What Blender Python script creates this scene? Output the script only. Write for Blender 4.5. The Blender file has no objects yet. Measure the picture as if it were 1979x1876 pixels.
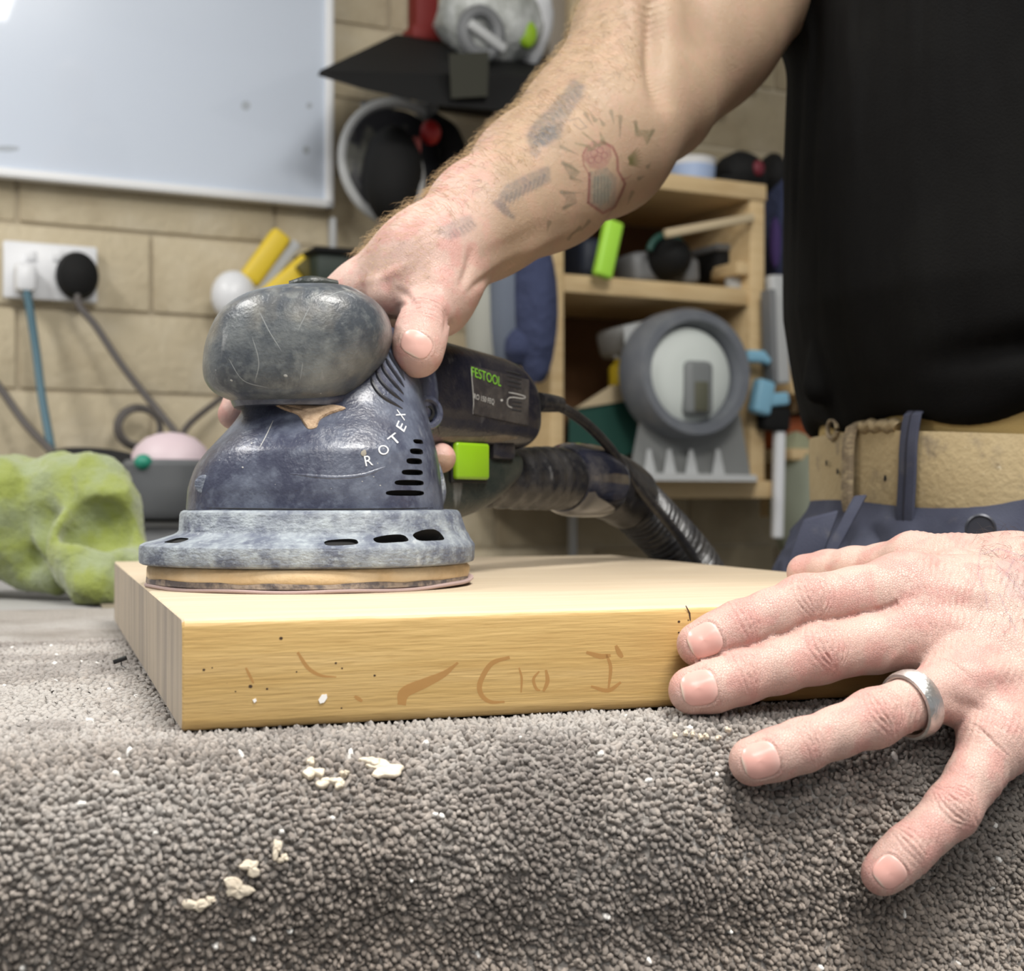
import bpy, bmesh, math, random
import numpy as np
from mathutils import Vector, Matrix, noise as mnoise
from mathutils.bvhtree import BVHTree

random.seed(7)
rng = np.random.default_rng(7)
SC = bpy.context.scene
COL = SC.collection
# ------------------------------------------------------------------ camera, world, lights, exposure
F_PX, HOR, CX = 2730.0, 968.0, 989.5          # focal length in pixels, horizon row, centre column (1979 x 1876 frame)
CAM_Z = 0.977
cam_d = bpy.data.cameras.new('camera')
cam = bpy.data.objects.new('camera', cam_d)
COL.objects.link(cam)
cam.location = (0, 0, CAM_Z)
cam.rotation_euler = (math.pi / 2, 0, 0)
cam_d.sensor_width = 36.0
cam_d.lens = 36.0 * F_PX / 1979.0
cam_d.shift_y = (HOR - 938.0) / 1979.0
cam_d.clip_start = 0.02
cam_d.dof.use_dof = True
cam_d.dof.focus_distance = 0.565
cam_d.dof.aperture_fstop = 15.0
SC.camera = cam
SC.view_settings.view_transform = 'Standard'
SC.view_settings.look = 'None'
SC.view_settings.gamma = 1.0
SC.view_settings.use_curve_mapping = False
SC.view_settings.exposure = 0.08
world = bpy.data.worlds.new('workshop_air')
SC.world = world
world.use_nodes = True
world.node_tree.nodes['Background'].inputs[0].default_value = (0.93, 0.96, 1.0, 1)
world.node_tree.nodes['Background'].inputs[1].default_value = 0.30

def area_light(name, loc, target, size, size_y, power, color):
    d = bpy.data.lights.new(name, 'AREA')
    d.shape = 'RECTANGLE'; d.size = size; d.size_y = size_y; d.energy = power; d.color = color
    o = bpy.data.objects.new(name, d); COL.objects.link(o)
    o.location = loc
    v = Vector(target) - Vector(loc)
    o.rotation_euler = v.to_track_quat('-Z', 'Y').to_euler()
    return o
area_light('ceiling_tube_light', (0.42, 0.02, 2.40), (0.42, 0.021, 0), 0.55, 0.55, 42, (1.0, 0.975, 0.93))
far_lamp = area_light('ceiling_tube_light', (0.58, 1.167, 2.40), (0.58, 1.167, 0), 0.31, 0.60, 6, (1.0, 0.98, 0.94))
far_lamp.rotation_euler = (0, 0, math.radians(52))
area_light('ceiling_tube_light', (-1.3, 0.5, 2.40), (-1.3, 0.501, 0), 0.35, 1.2, 38, (1.0, 0.98, 0.95))

area_light('ceiling_tube_light', (0.25, -1.15, 2.35), (0.12, 0.3, 0.95), 1.3, 0.4, 20, (1.0, 0.975, 0.94))

# ------------------------------------------------------------------ geometry helpers
def P(px, py, d):
    "a point seen at pixel (px, py) of the photograph, d metres in front of the camera"
    return np.array([(px - CX) / F_PX * d, d, CAM_Z + (HOR - py) / F_PX * d])
def A(*v): return np.array(v, float)
def unit(v):
    v = np.asarray(v, float); return v / max(np.linalg.norm(v), 1e-12)
def join(geos):
    V, F, n = [], [], 0
    for v, f in geos:
        V.append(np.asarray(v, float)); F += [tuple(i + n for i in q) for q in f]; n += len(v)
    return np.vstack(V), F
def xf(geo, loc=(0, 0, 0), rot=(0, 0, 0), scale=(1, 1, 1)):
    from mathutils import Euler
    R = np.array(Euler(rot).to_matrix())
    return (np.asarray(geo[0]) * np.array(scale)) @ R.T + np.array(loc), geo[1]
def basis(geo, o, ex, ey, ez):
    v = np.asarray(geo[0])
    return np.array(o) + v[:, :1] * np.array(ex) + v[:, 1:2] * np.array(ey) + v[:, 2:3] * np.array(ez), geo[1]
def box(x0, x1, y0, y1, z0, z1, r=0.0, seg=2):
    bm = bmesh.new()
    bmesh.ops.create_cube(bm, size=1)
    bmesh.ops.scale(bm, vec=(x1 - x0, y1 - y0, z1 - z0), verts=bm.verts)
    if r > 0:
        bmesh.ops.bevel(bm, geom=bm.edges[:], offset=r, segments=seg, affect='EDGES', profile=0.5)
    v = np.array([p.co[:] for p in bm.verts]) + np.array([(x0 + x1) / 2, (y0 + y1) / 2, (z0 + z1) / 2])
    f = [tuple(q.index for q in p.verts) for p in bm.faces]
    bm.free()
    return v, f
def crom(pts, per=6):
    "Catmull-Rom through rows of numbers"
    pts = np.asarray(pts, float)
    q = np.vstack([2 * pts[0] - pts[1], pts, 2 * pts[-1] - pts[-2]])
    out = []
    for i in range(1, len(q) - 2):
        for j in range(per):
            t = j / per
            out.append(0.5 * ((2 * q[i]) + (-q[i - 1] + q[i + 1]) * t + (2 * q[i - 1] - 5 * q[i] + 4 * q[i + 1] - q[i + 2]) * t * t
                              + (-q[i - 1] + 3 * q[i] - 3 * q[i + 1] + q[i + 2]) * t ** 3))
    out.append(pts[-1])
    return np.array(out)
def rings(R, cap=True, closed=True):
    "skin a list of rings"
    R = [np.asarray(r) for r in R]
    n = len(R[0]); V = np.vstack(R); F = []
    m = n if closed else n - 1
    for i in range(len(R) - 1):
        a = i * n; b = a + n
        for j in range(m):
            k = (j + 1) % n
            F.append((a + j, a + k, b + k, b + j))
    if cap:
        c0 = R[0].mean(0); c1 = R[-1].mean(0)
        V = np.vstack([V, c0, c1]); i0 = len(V) - 2; i1 = len(V) - 1; b = (len(R) - 1) * n
        for j in range(n):
            k = (j + 1) % n
            F.append((i0, k, j)); F.append((i1, b + j, b + k))
    return V, F
def sup(n, e, seg=None):
    th = np.linspace(0, 2 * math.pi, n, endpoint=False)
    c, s = np.cos(th), np.sin(th)
    return np.sign(c) * np.abs(c) ** (2 / e), np.sign(s) * np.abs(s) ** (2 / e)
def lathe(prof, n=48, cap=True):
    "prof: rows of (radius, z)"
    th = np.linspace(0, 2 * math.pi, n, endpoint=False)
    return rings([np.stack([r * np.cos(th), r * np.sin(th), np.full(n, z)], 1) for r, z in prof], cap)
def tube(pts, rad, n=16, per=6, cap=True, squash=None):
    pts = np.asarray(pts, float)
    rad = np.full(len(pts), rad) if np.isscalar(rad) else np.asarray(rad, float)
    q = crom(np.hstack([pts, rad[:, None]]), per) if per > 1 else np.hstack([pts, rad[:, None]])
    p, r = q[:, :3], q[:, 3]
    T = np.gradient(p, axis=0); T /= np.linalg.norm(T, axis=1)[:, None] + 1e-12
    nrm = unit(np.cross(T[0], A(0.13, 0.21, 0.97) if abs(T[0][2]) < .9 else A(1, 0, 0)))
    th = np.linspace(0, 2 * math.pi, n, endpoint=False)
    R = []
    for i in range(len(p)):
        nrm = unit(nrm - T[i] * np.dot(nrm, T[i])); b = np.cross(T[i], nrm)
        R.append(p[i] + r[i] * (np.cos(th)[:, None] * nrm + np.sin(th)[:, None] * b))
    return rings(R, cap)
def ball(c, r, n=20, m=12):
    r = A(r, r, r) if np.isscalar(r) else np.asarray(r, float)
    pr = [(math.sin(a) + 1e-4, -math.cos(a)) for a in np.linspace(0.02, math.pi - 0.02, m)]
    v, f = lathe(pr, n)
    return v * r + np.asarray(c), f

# ------------------------------------------------------------------ objects
def mesh_from(name, geo, mats, smooth=True, angle=None):
    me = bpy.data.meshes.new(name)
    v, f = geo
    me.from_pydata(np.asarray(v, float).tolist(), [], f)
    if 8 < len(f) < 12000:
        bm = bmesh.new(); bm.from_mesh(me); bmesh.ops.recalc_face_normals(bm, faces=bm.faces[:]); bm.to_mesh(me); bm.free()
    for m in (mats if isinstance(mats, (list, tuple)) else [mats]): me.materials.append(m)
    if smooth:
        me.polygons.foreach_set('use_smooth', [True] * len(me.polygons))
        if angle is not None: me.set_sharp_from_angle(angle=math.radians(angle))
    me.update()
    return me
def mk(name, geo, mats, parent=None, smooth=True, angle=35, loc=None, rotz=0.0):
    me = mesh_from(name, geo, mats, smooth, angle)
    o = bpy.data.objects.new(name, me); COL.objects.link(o)
    if parent is not None: o.parent = parent
    if loc is not None: o.location = loc
    o.rotation_euler = (0, 0, rotz)
    return o
def tag(o, label=None, cat=None, group=None, kind=None):
    if label: o['label'] = label
    if cat: o['category'] = cat
    if group: o['group'] = group
    if kind: o['kind'] = kind
    return o
def thing(name, label, cat, loc=(0, 0, 0), rotz=0.0, group=None):
    o = bpy.data.objects.new(name, None); COL.objects.link(o)
    o.empty_display_size = 0.02
    o.location = tuple(loc); o.rotation_euler = (0, 0, rotz)
    return tag(o, label, cat, group)
def cut(o, geos, mat):
    "recess shapes into a mesh"
    me = mesh_from('cutter', join(geos), list(o.data.materials) + [mat], False)
    me.polygons.foreach_set('material_index', [len(o.data.materials)] * len(me.polygons))
    o.data.materials.append(mat)
    c = bpy.data.objects.new('cutter', me); COL.objects.link(c)
    c.matrix_world = o.matrix_world
    if o.parent: c.parent = o.parent
    c.location = o.location; c.rotation_euler = o.rotation_euler
    m = o.modifiers.new('cut', 'BOOLEAN'); m.operation = 'DIFFERENCE'; m.solver = 'EXACT'; m.object = c
    bpy.context.view_layer.update()
    dg = bpy.context.evaluated_depsgraph_get()
    new = bpy.data.meshes.new_from_object(o.evaluated_get(dg))
    o.modifiers.clear(); old = o.data; o.data = new; new.name = old.name
    bpy.data.objects.remove(c, do_unlink=True)
    new.set_sharp_from_angle(angle=math.radians(35))
    return o
def text_geo(s, size, spacing=1.0, extrude=0.0):
    cu = bpy.data.curves.new('txt', 'FONT'); cu.body = s; cu.size = size; cu.space_character = spacing
    cu.align_x = 'CENTER'; cu.align_y = 'CENTER'; cu.extrude = extrude; cu.resolution_u = 3
    o = bpy.data.objects.new('txt', cu); COL.objects.link(o)
    bpy.context.view_layer.update()
    me = bpy.data.meshes.new_from_object(o.evaluated_get(bpy.context.evaluated_depsgraph_get()))
    v = np.array([p.co[:] for p in me.vertices]) if len(me.vertices) else np.zeros((0, 3))
    f = [tuple(p.vertices) for p in me.polygons]
    bpy.data.objects.remove(o, do_unlink=True); bpy.data.meshes.remove(me)
    return v, f

# ------------------------------------------------------------------ materials
def mat(name, col, rough=0.5, metal=0.0, layers=(), bump=(), vcol=None, sss=0.0, coat=0.0, spec=0.5, rand=0.0,
        emit=0.0, alpha=1.0, trans=0.0, sheen=0.0, sssr=(1.0, 0.35, 0.2), ssss=0.004):
    """layers: (colour, scale, lo, hi, strength, detail, stretch); bump: (kind, scale, distance, stretch)"""
    m = bpy.data.materials.new(name); m.use_nodes = True
    nt = m.node_tree; N = nt.nodes; L = nt.links
    b = N['Principled BSDF']
    b.inputs['Roughness'].default_value = rough
    b.inputs['Metallic'].default_value = metal
    b.inputs['Specular IOR Level'].default_value = spec
    b.inputs['Coat Weight'].default_value = coat
    b.inputs['Transmission Weight'].default_value = trans
    b.inputs['Alpha'].default_value = alpha
    b.inputs['Sheen Weight'].default_value = sheen
    if sss:
        b.inputs['Subsurface Weight'].default_value = sss
        b.inputs['Subsurface Radius'].default_value = sssr
        b.inputs['Subsurface Scale'].default_value = ssss
    if emit:
        b.inputs['Emission Color'].default_value = (*col, 1); b.inputs['Emission Strength'].default_value = emit
    tc = N.new('ShaderNodeTexCoord')
    def coord(stretch, sc_off=0.0):
        if stretch is None and not sc_off: return tc.outputs['Object']
        mp = N.new('ShaderNodeMapping'); L.new(tc.outputs['Object'], mp.inputs[0])
        mp.inputs['Scale'].default_value = stretch or (1, 1, 1)
        mp.inputs['Location'].default_value = (sc_off, sc_off * .7, sc_off * .3)
        return mp.outputs[0]
    if vcol:
        a = N.new('ShaderNodeVertexColor'); a.layer_name = vcol; cur = a.outputs[0]
    else:
        a = N.new('ShaderNodeRGB'); a.outputs[0].default_value = (*col, 1); cur = a.outputs[0]
    for i, ly in enumerate(layers):
        c2, sc, lo, hi, st, det, stretch = (list(ly) + [None] * 7)[:7]
        det = 4 if det is None else det
        nz = N.new('ShaderNodeTexNoise'); nz.inputs['Scale'].default_value = sc; nz.inputs['Detail'].default_value = det
        nz.inputs['Roughness'].default_value = 0.6
        L.new(coord(stretch, 1.7 * i + .3), nz.inputs['Vector'])
        mr = N.new('ShaderNodeMapRange'); mr.inputs[1].default_value = lo; mr.inputs[2].default_value = hi
        mr.inputs[3].default_value = 0; mr.inputs[4].default_value = st
        L.new(nz.outputs[0], mr.inputs[0])
        mx = N.new('ShaderNodeMix'); mx.data_type = 'RGBA'
        L.new(mr.outputs[0], mx.inputs[0]); L.new(cur, mx.inputs[6]); mx.inputs[7].default_value = (*c2, 1)
        cur = mx.outputs[2]
    if rand:
        oi = N.new('ShaderNodeObjectInfo'); mr = N.new('ShaderNodeMapRange')
        mr.inputs[3].default_value = 1 - rand; mr.inputs[4].default_value = 1 + rand
        L.new(oi.outputs['Random'], mr.inputs[0])
        hs = N.new('ShaderNodeHueSaturation'); L.new(cur, hs.inputs['Color']); L.new(mr.outputs[0], hs.inputs['Value'])
        cur = hs.outputs[0]
    L.new(cur, b.inputs['Base Color'])
    prev = None
    for kind, sc, dist, *rest in bump:
        stretch = rest[0] if rest else None
        if kind == 'voronoi':
            t = N.new('ShaderNodeTexVoronoi'); t.inputs['Scale'].default_value = sc; out = t.outputs['Distance']
        elif kind == 'cells':
            t = N.new('ShaderNodeTexVoronoi'); t.feature = 'DISTANCE_TO_EDGE'; t.inputs['Scale'].default_value = sc
            q = N.new('ShaderNodeMapRange'); q.inputs[2].default_value = 0.12; L.new(t.outputs['Distance'], q.inputs[0]); out = q.outputs[0]
        else:
            t = N.new('ShaderNodeTexNoise'); t.inputs['Scale'].default_value = sc; t.inputs['Detail'].default_value = 4; out = t.outputs[0]
        L.new(coord(stretch), t.inputs['Vector'])
        bn = N.new('ShaderNodeBump'); bn.inputs['Distance'].default_value = dist; bn.inputs['Strength'].default_value = 1.0
        L.new(out, bn.inputs['Height'])
        if prev is not None: L.new(prev, bn.inputs['Normal'])
        prev = bn.outputs[0]
    if prev is not None: L.new(prev, b.inputs['Normal'])
    return m
def setcol(me, cols, name='Col'):
    a = me.color_attributes.new(name, 'FLOAT_COLOR', 'POINT')
    c = np.ones((len(me.vertices), 4), np.float32); c[:, :3] = cols
    a.data.foreach_set('color', c.ravel())

# ------------------------------------------------------------------ vectorised value noise
_h = rng.random((64, 64, 64)).astype(np.float32)
def vnoise(p, s):
    q = p * s; i = np.floor(q).astype(int); f = q - i; f = f * f * (3 - 2 * f)
    i &= 63; j = (i + 1) & 63
    x0, y0, z0 = (i[..., k] for k in range(3)); x1, y1, z1 = (j[..., k] for k in range(3)); fx, fy, fz = (f[..., k] for k in range(3))
    a = _h[x0, y0, z0] * (1 - fx) + _h[x1, y0, z0] * fx
    b = _h[x0, y1, z0] * (1 - fx) + _h[x1, y1, z0] * fx
    c = _h[x0, y0, z1] * (1 - fx) + _h[x1, y0, z1] * fx
    d = _h[x0, y1, z1] * (1 - fx) + _h[x1, y1, z1] * fx
    return (a * (1 - fy) + b * fy) * (1 - fz) + (c * (1 - fy) + d * fy) * fz
def fbm(p, s, o=3):
    r = 0; a = .5; t = 0
    for k in range(o):
        r = r + a * vnoise(p + k * 3.1, s * 2 ** k); t += a; a *= .5
    return r / t
def sstep(a, b, x):
    t = np.clip((x - a) / (b - a), 0, 1); return t * t * (3 - 2 * t)

# ------------------------------------------------------------------ distance fields -> one continuous mesh (surface nets)
def smin(a, b, k):
    h = np.maximum(k - np.abs(a - b), 0) / k
    return np.minimum(a, b) - h * h * k * 0.25
def cone(p, a, b, ra, rb):
    ab = b - a; t = np.clip(((p - a) @ ab) / max(ab @ ab, 1e-12), 0, 1)
    return np.linalg.norm(p - a - t[:, None] * ab, axis=1) - (ra + t * (rb - ra))
def ecl(p, c, r, R=None):
    "ellipsoid, R rows = axes"
    q = (p - c) if R is None else (p - c) @ np.asarray(R).T
    k = np.linalg.norm(q / r, axis=1)
    return (k - 1) * min(r)
class Chain:
    "a chain of tapering segments blended with k; box-culled"
    def __init__(s, pts, rad, k=0.004, extra=()):
        s.segs = [(np.asarray(pts[i]), np.asarray(pts[i + 1]), rad[i], rad[i + 1]) for i in range(len(pts) - 1)] + list(extra)
        s.k = k
        A_ = np.array([q for g in s.segs for q in (g[0], g[1])]); r = max(max(g[2], g[3]) for g in s.segs)
        s.lo = A_.min(0) - r - .03; s.hi = A_.max(0) + r + .03
    def __call__(s, p):
        out = np.full(len(p), 0.06)
        m = np.all((p > s.lo) & (p < s.hi), axis=1)
        if m.any():
            q = p[m]; d = None
            for g in s.segs:
                e = cone(q, *g); d = e if d is None else smin(d, e, s.k)
            out[m] = d
        return out
def nets(f, lo, hi, h, B=14):
    lo = np.asarray(lo, float); n = np.ceil((np.asarray(hi) - lo) / h).astype(int)
    nb = np.ceil(n / B).astype(int)
    bi = np.stack(np.meshgrid(*[np.arange(k) for k in nb], indexing='ij'), -1).reshape(-1, 3)
    cen = lo + (bi * B + B / 2) * h
    d = f(cen); bi = bi[np.abs(d) < B * h * 0.87 * 1.35 + h]
    g = np.arange(B + 1); G = np.stack(np.meshgrid(g, g, g, indexing='ij'), -1).reshape(-1, 3)
    cells, verts, edges = [], [], []
    for c0 in range(0, len(bi), 24):
        bb = bi[c0:c0 + 24]
        gp = (bb[:, None, :] * B + G[None]).reshape(-1, 3)
        D = f(lo + gp * h).reshape(len(bb), B + 1, B + 1, B + 1)
        for q in range(len(bb)):
            v = D[q]; s = v < 0
            if s.all() or not s.any(): continue
            base = bb[q] * B
            cs = np.zeros((B, B, B), int); acc = np.zeros((B, B, B, 3)); cnt = np.zeros((B, B, B))
            for dx in (0, 1):
                for dy in (0, 1):
                    for dz in (0, 1):
                        cs += s[dx:dx + B, dy:dy + B, dz:dz + B]
            act = (cs > 0) & (cs < 8)
            for ax in range(3):
                sl = [slice(0, B + 1)] * 3; sh = list(sl); sl[ax] = slice(0, B); sh[ax] = slice(1, B + 1)
                a, b = v[tuple(sl)], v[tuple(sh)]
                cr = (a < 0) != (b < 0)
                t = np.where(cr, a / np.where(cr, a - b, 1), 0)
                o = [k for k in range(3) if k != ax]
                for e0 in (0, 1):
                    for e1 in (0, 1):
                        s2 = [None] * 3; s2[ax] = slice(0, B); s2[o[0]] = slice(e0, e0 + B); s2[o[1]] = slice(e1, e1 + B)
                        m = cr[tuple(s2)]; cnt += m
                        acc[..., ax] += np.where(m, t[tuple(s2)], 0)
                        acc[..., o[0]] += m * e0; acc[..., o[1]] += m * e1
                own = cr[:B, :B, :B] if True else cr
                ii = np.argwhere(own)
                if len(ii):
                    edges.append(np.hstack([ii + base, np.full((len(ii), 1), ax), (a[:B, :B, :B][own] < 0)[:, None]]))
            ii = np.argwhere(act)
            verts.append(lo + (ii + base + acc[act] / np.maximum(cnt[act], 1)[:, None]) * h)
            cells.append(ii + base)
    cells = np.vstack(cells); verts = np.vstack(verts); edges = np.vstack(edges)
    key = lambda c: (c[:, 0] * 4096 + c[:, 1]) * 4096 + c[:, 2]
    k = key(cells); order = np.argsort(k); ks = k[order]
    Q = []
    for ax in range(3):
        e = edges[edges[:, 3] == ax]; o = [(ax + 1) % 3, (ax + 2) % 3]
        idx = []; ok = np.ones(len(e), bool)
        for a, b in ((-1, -1), (0, -1), (0, 0), (-1, 0)):
            c = e[:, :3].copy(); c[:, o[0]] += a; c[:, o[1]] += b
            kk = key(c); j = np.clip(np.searchsorted(ks, kk), 0, len(ks) - 1); ok &= ks[j] == kk; idx.append(order[j])
        q = np.stack(idx, 1); fl = e[:, 4] == 0
        q[fl] = q[fl][:, ::-1]
        Q.append(q[ok])
    return verts, np.vstack(Q)
def grad(f, p, e=2e-4):
    g = np.stack([f(p + np.eye(3)[i] * e) - f(p - np.eye(3)[i] * e) for i in range(3)], 1) / (2 * e)
    return g
def project(f, p, it=2, mx=.003):
    for _ in range(it):
        d = f(p); g = grad(f, p); n2 = (g * g).sum(1) + 1e-9
        st = np.clip(d / np.sqrt(n2), -mx, mx)
        p = p - g / np.sqrt(n2)[:, None] * st[:, None] * 0.9
    return p
def refine(V, Q, poly, mask):
    "split masked quads 1 -> 4; quads beside them take the mid-edge points.  poly: leftover n-gons"
    E = np.sort(np.stack([Q, np.roll(Q, -1, 1)], -1), -1)           # nq,4,2
    ek = E[..., 0] * len(V) + E[..., 1]
    uk, inv = np.unique(ek, return_inverse=True); inv = inv.reshape(ek.shape)
    sp = np.zeros(len(uk), bool); sp[inv[mask].ravel()] = True
    # edges shared with old n-gons are never split: keep them out
    mid = np.full(len(uk), -1); mid[sp] = len(V) + np.arange(sp.sum())
    a, b = uk[sp] // len(V), uk[sp] % len(V)
    Vm = (V[a] + V[b]) / 2
    Vc = V[Q[mask]].mean(1)
    nV = np.vstack([V, Vm, Vc])
    ci = len(V) + len(Vm) + np.arange(mask.sum())
    q = Q[mask]; e = mid[inv[mask]]
    nq = np.vstack([np.stack([q[:, i], e[:, i], ci, e[:, i - 1]], 1) for i in range(4)])
    rest = Q[~mask]; ei = mid[inv[~mask]]; has = (ei >= 0).any(1)
    npoly = list(poly)
    for r, m_ in zip(rest[has], ei[has]):
        g = []
        for i in range(4):
            g.append(int(r[i]))
            if m_[i] >= 0: g.append(int(m_[i]))
        npoly.append(tuple(g))
    return nV, np.vstack([rest[~has], nq]), npoly, len(V)
def vnormals(V, Q):
    n = np.cross(V[Q[:, 2]] - V[Q[:, 0]], V[Q[:, 3]] - V[Q[:, 1]])
    N = np.zeros_like(V)
    for i in range(4): np.add.at(N, Q[:, i], n)
    return N / (np.linalg.norm(N, axis=1)[:, None] + 1e-12)
def topix(V):
    d = V[:, 1]
    return np.stack([CX + V[:, 0] / d * F_PX, HOR - (V[:, 2] - CAM_Z) / d * F_PX], 1)
def big_mesh(name, V, Q, poly, mats):
    me = bpy.data.meshes.new(name)
    nq = len(Q); tot = nq * 4 + sum(len(p) for p in poly)
    me.vertices.add(len(V)); me.vertices.foreach_set('co', V.astype(np.float32).ravel())
    me.loops.add(tot); me.polygons.add(nq + len(poly))
    li = np.concatenate([Q.ravel()] + [np.array(p) for p in poly]) if poly else Q.ravel()
    st = np.concatenate([np.arange(nq) * 4, nq * 4 + np.cumsum([0] + [len(p) for p in poly])[:-1]]) if poly else np.arange(nq) * 4
    me.loops.foreach_set('vertex_index', li.astype(np.int32)); me.polygons.foreach_set('loop_start', st.astype(np.int32))
    me.polygons.foreach_set('use_smooth', np.ones(nq + len(poly), bool))
    for m in (mats if isinstance(mats, (list, tuple)) else [mats]): me.materials.append(m)
    me.update(calc_edges=True); me.validate()
    return me
# ================================================================== the setting
WU = unit(A(0.898, 0.440, 0)); WN = unit(A(0.440, -0.898, 0)); WO = A(-0.705, 2.15, 0)
WYAW = math.atan2(WU[1], WU[0])
def wall(px, py, off=0.0):
    "point on the wall plane (pushed off metres towards the room) seen at a pixel; returns (u, off, z)"
    r = A((px - CX) / F_PX, 1.0, (HOR - py) / F_PX)
    t = ((WO + WN * off) @ WN) / (r @ WN)
    p = r * t
    return (p - WO) @ WU, off, CAM_Z + p[2]
def wpos(u, off, z): return WO + WU * u + WN * off + A(0, 0, z)
def WL(px, py, off=0.0): return wpos(*wall(px, py, off))
def wbox(px0, py0, px1, py1, off, dep, r=0.002, origin=None):
    "box with its front face spanning a pixel rectangle, front at off+dep, in wall-local axes (x = u, y = into the wall)"
    pm = (py0 + py1) / 2; qm = (px0 + px1) / 2
    u0 = wall(px0, pm, off + dep)[0]; u1 = wall(px1, pm, off + dep)[0]
    z1 = wall(qm, py0, off + dep)[2]; z0 = wall(qm, py1, off + dep)[2]
    return box(u0, u1, -(off + dep), -off, z0, z1, r)
def wthing(name, label, cat, group=None, at=(0, 0, 0)):
    "an Empty whose axes follow the wall; children meshes are in wall axes relative to (u, off, z) = at"
    o = thing(name, label, cat, wpos(*at), WYAW, group)
    o['_at'] = list(at)
    return o
def wpart(name, geo, m, root, **k):
    u, off, z = root['_at']
    return mk(name, (np.asarray(geo[0]) - A(u, -off, z), geo[1]), m, root, **k)
def WP(px, py, off):
    u, o, z = wall(px, py, off); return A(u, -o, z)

m_mortar = mat('mortar', (.42, .36, .26), .9, bump=[('noise', 120, .002)])
m_block = mat('painted_block', (.50, .43, .30), .85, layers=[((.34, .27, .17), 5, .52, .72, .8), ((.60, .54, .42), 9, .5, .75, .6), ((.20, .14, .08), 24, .66, .76, .7)],
              bump=[('noise', 60, .003)], rand=.10)
m_block2 = mat('shaded_block', (.33, .275, .18), .9, layers=[((.22, .17, .10), 5, .5, .72, .8), ((.42, .36, .27), 9, .5, .75, .6)], bump=[('noise', 60, .003)], rand=.12)  # dimmer right side of the wall: shade put into the block colour
m_mortar2 = mat('shaded_mortar', (.27, .22, .15), .9)  # mortar to match, with the same shade in its colour
m_floor = mat('concrete_floor', (.22, .21, .19), .8, layers=[((.12, .11, .10), 3, .4, .7, .8)])
m_ceil = mat('ceiling_board', (.55, .55, .53), .8)
U0, U1 = -1.3, 2.9
bk = mk('wall_back', box(U0, U1, 0.0065, 0.12, 0, 2.45), m_mortar, None, loc=tuple(WO), rotz=WYAW); bk['kind'] = 'structure'
BH, BL = 0.126, 0.40
z0 = CAM_Z + (HOR - 752) / F_PX * 2.12 - 9 * BH
me_full = mesh_from('brick', box(-BL / 2 + .003, BL / 2 - .003, -.0, .03, .003, BH - .003, .003, 2), m_block, True, 40)
me_shaded = me_full.copy(); me_shaded.materials[0] = m_block2; me_shaded.name = 'brick'
row = 0; z = z0
while z < 2.45:
    if z > -0.05:
        n0 = int((U1 - U0) / BL) + 1
        for i in range(n0):
            uc = 0.055 + U0 + (i + (0.5 if row % 2 else 0)) * BL
            if uc + BL / 2 > U1: continue
            # only what a camera near the photograph's could see
            if z < .55 and uc < 1.0: continue
            o = bpy.data.objects.new('brick', me_shaded if uc > .86 else me_full); COL.objects.link(o); o.parent = bk
            o.location = (uc, 0.004 - 0.004 * random.random(), z)
    row += 1; z += BH
fl = mk('floor', box(-3.0, 4.0, -2.0, 4.6, -.05, 0), m_floor, smooth=False); fl['kind'] = 'structure'
cl = mk('ceiling', box(-2.6, 4.0, -1.6, 4.6, 2.45, 2.5), m_ceil, smooth=False); cl['kind'] = 'structure'

# ================================================================== bench, carpet, board
E1 = unit(A(0.949, 0.3156, 0)); E2 = A(-E1[1], E1[0], 0); B0 = A(-0.1095, 0.469, 0)
BYAW = math.atan2(E1[1], E1[0])
def bench(t, s, z): return B0 + E1 * t + E2 * s + A(0, 0, z)
TOPZ = 0.900
m_ply = mat('bench_plywood', (.36, .26, .15), .7, layers=[((.22, .15, .08), 12, .4, .7, .6, 4, (1, 8, 8))])
m_steel = mat('bench_frame_steel', (.10, .10, .11), .5, .4)
wb = thing('workbench', 'carpet-covered workbench the wooden board lies on', 'workbench', bench(0, 0, 0), BYAW)
mk('bench_top', box(-1.0, .352, -.005, .60, .855, .8955, .004), m_ply, wb)
for x, y in ((-.95, .05), (.30, .05), (-.95, .55), (.30, .55)):
    mk('leg', box(x - .035, x + .035, y - .035, y + .035, 0, .855, .003), m_ply, wb)
mk('rail', box(-.95, .30, .04, .06, .74, .84, .003), m_ply, wb)
mk('rail', box(-.95, .30, .54, .56, .74, .84, .003), m_ply, wb)

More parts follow.
